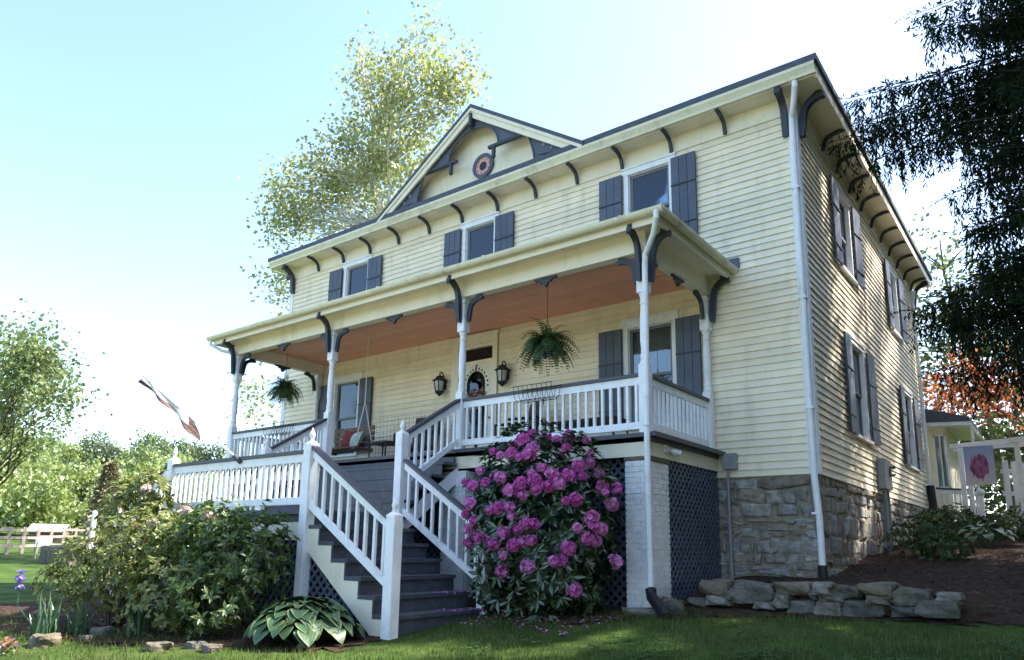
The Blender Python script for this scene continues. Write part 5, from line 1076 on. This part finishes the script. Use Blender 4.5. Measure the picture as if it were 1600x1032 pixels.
tree('maple_tree','green maple behind the rear corner of the house',(1.2,20,0),[tb(1460,520,20,1.8,36),tb(1490,470,20.5,1.7,30),tb(1530,540,21,2.2,36),tb(1450,590,20,1.2,18),tb(1560,480,21,2.2,34),tb(1470,390,20,1.1,9)],M_mid,.20,.15,.2,M_bark,17,17,.4)
tree('maple_tree','yellow green tree low behind the garden arbor',(3.2,13.5,-.2),[tb(1480,690,13.5,.9,26,1,.6),tb(1540,685,13.8,1.1,34,1.1,.6),tb(1590,670,13.5,1.1,30)],M_mid,.15,.11,.10,M_bark,19,16,.26)
tree('deciduous_tree','dark green tree filling the gap beyond the arbor',(5,26,0),[tb(1590,760,24,2.2,50,2,1.6),tb(1530,770,24,1.6,36,1.6,1.3),tb(1620,690,25,2.6,46)],M_dk,.24,.18,.2,M_bark,21,15,.45)
# ------------------------------------------------------------------ grass
n=76000; x=NR.uniform(-9.5,4.5,n); y=NR.uniform(-9.3,-1.72,n)
# keep out of beds, stairs and porch
ok=~((x<-2.95)&(y>-4.95-.0)) & ~((x<-3.0)&(x>-11)&(y>-5.75-.14*np.clip(-3-x,0,4)+.0)) & ~((y>-3.35)&(x<-1.75)) & ~((y>-2.65)&(x<-1.2))&~((y>-1.95)&(x<1.8))
x,y=x[ok],y[ok]; n=len(x); z=hgt(x,y)-.004; hgt_=NR.uniform(.025,.075,n)*(1+.6*np.sin(x*2.1+1)*np.sin(y*2.7)); a=NR.uniform(0,6.28,n); ln=NR.uniform(.1,.6,n)*hgt_; wd=NR.uniform(.003,.006,n)
b=np.stack([x,y,z],1); s=np.stack([np.cos(a+1.57)*wd,np.sin(a+1.57)*wd,0*a],1); tp=b+np.stack([np.cos(a)*ln,np.sin(a)*ln,hgt_],1)
V=np.stack([b-s,b+s,tp],1).reshape(-1,3); F=np.arange(3*n).reshape(-1,3)
o=put('grass',npmesh('grass',V,F,leaf_mat('grass_blade',[(.050,.085,.018),(.078,.112,.027),(.11,.13,.038),(.18,.155,.075)],.35,.5,.015)),kind='stuff'); o['label']='short green lawn grass in the foreground'
# clover and leaf litter in beds
n=2600; x=NR.uniform(-.9,4,n); y=NR.uniform(-1.4,9.5,n); z=np.array([bedz(a,b) for a,b in zip(x,y)])+.02; V,F=leaves(np.stack([x,y,z],1),rdir(n)*np.array([1,1,.15]),np.tile([0,0,1.],(n,1))+.3*rdir(n),NR.uniform(.03,.07,n),NR.uniform(.02,.035,n))
o=put('leaf_litter',npmesh('leaf_litter',V,F,leaf_mat('dry_leaf',[(.10,.055,.03),(.15,.09,.05),(.06,.035,.02),(.05,.07,.02)],.2)),kind='stuff'); o['label']='brown leaf litter scattered over the side bed'

n=900; x=NR.uniform(-2.6,3.6,n); y=NR.uniform(-5.6,-2.0,n); ok=~((y>-3.4)&(x<-1.5))&~((x<-2.9)); x,y=x[ok],y[ok]; kk=NR.randint(0,26,len(x)); cx_=NR.uniform(-2.4,3.4,26); cy_=NR.uniform(-5.4,-2.2,26); x=cx_[kk]+NR.normal(size=len(x))*.13; y=cy_[kk]+NR.normal(size=len(x))*.13
x=np.repeat(x,3); y=np.repeat(y,3); n=len(x); a=np.tile([0,2.1,4.2],n//3)+np.repeat(NR.uniform(0,6,n//3),3); z=hgt(x,y)+.045+.02*NR.rand(n)
ok=~((y>-3.5)&(x<-1.6))&(y<-1.9); V,F=leaves(np.stack([x,y,z],1)[ok],np.stack([np.cos(a),np.sin(a),.15+0*a],1)[ok],np.tile([0,0,1.],(ok.sum(),1)),np.full(ok.sum(),.03),np.full(ok.sum(),.03))
o=put('clover',npmesh('clover',V,F,leaf_mat('clover_leaf',[(.05,.11,.02),(.08,.15,.03)],.3)),kind='stuff'); o['label']='patches of clover weeds in the lawn'
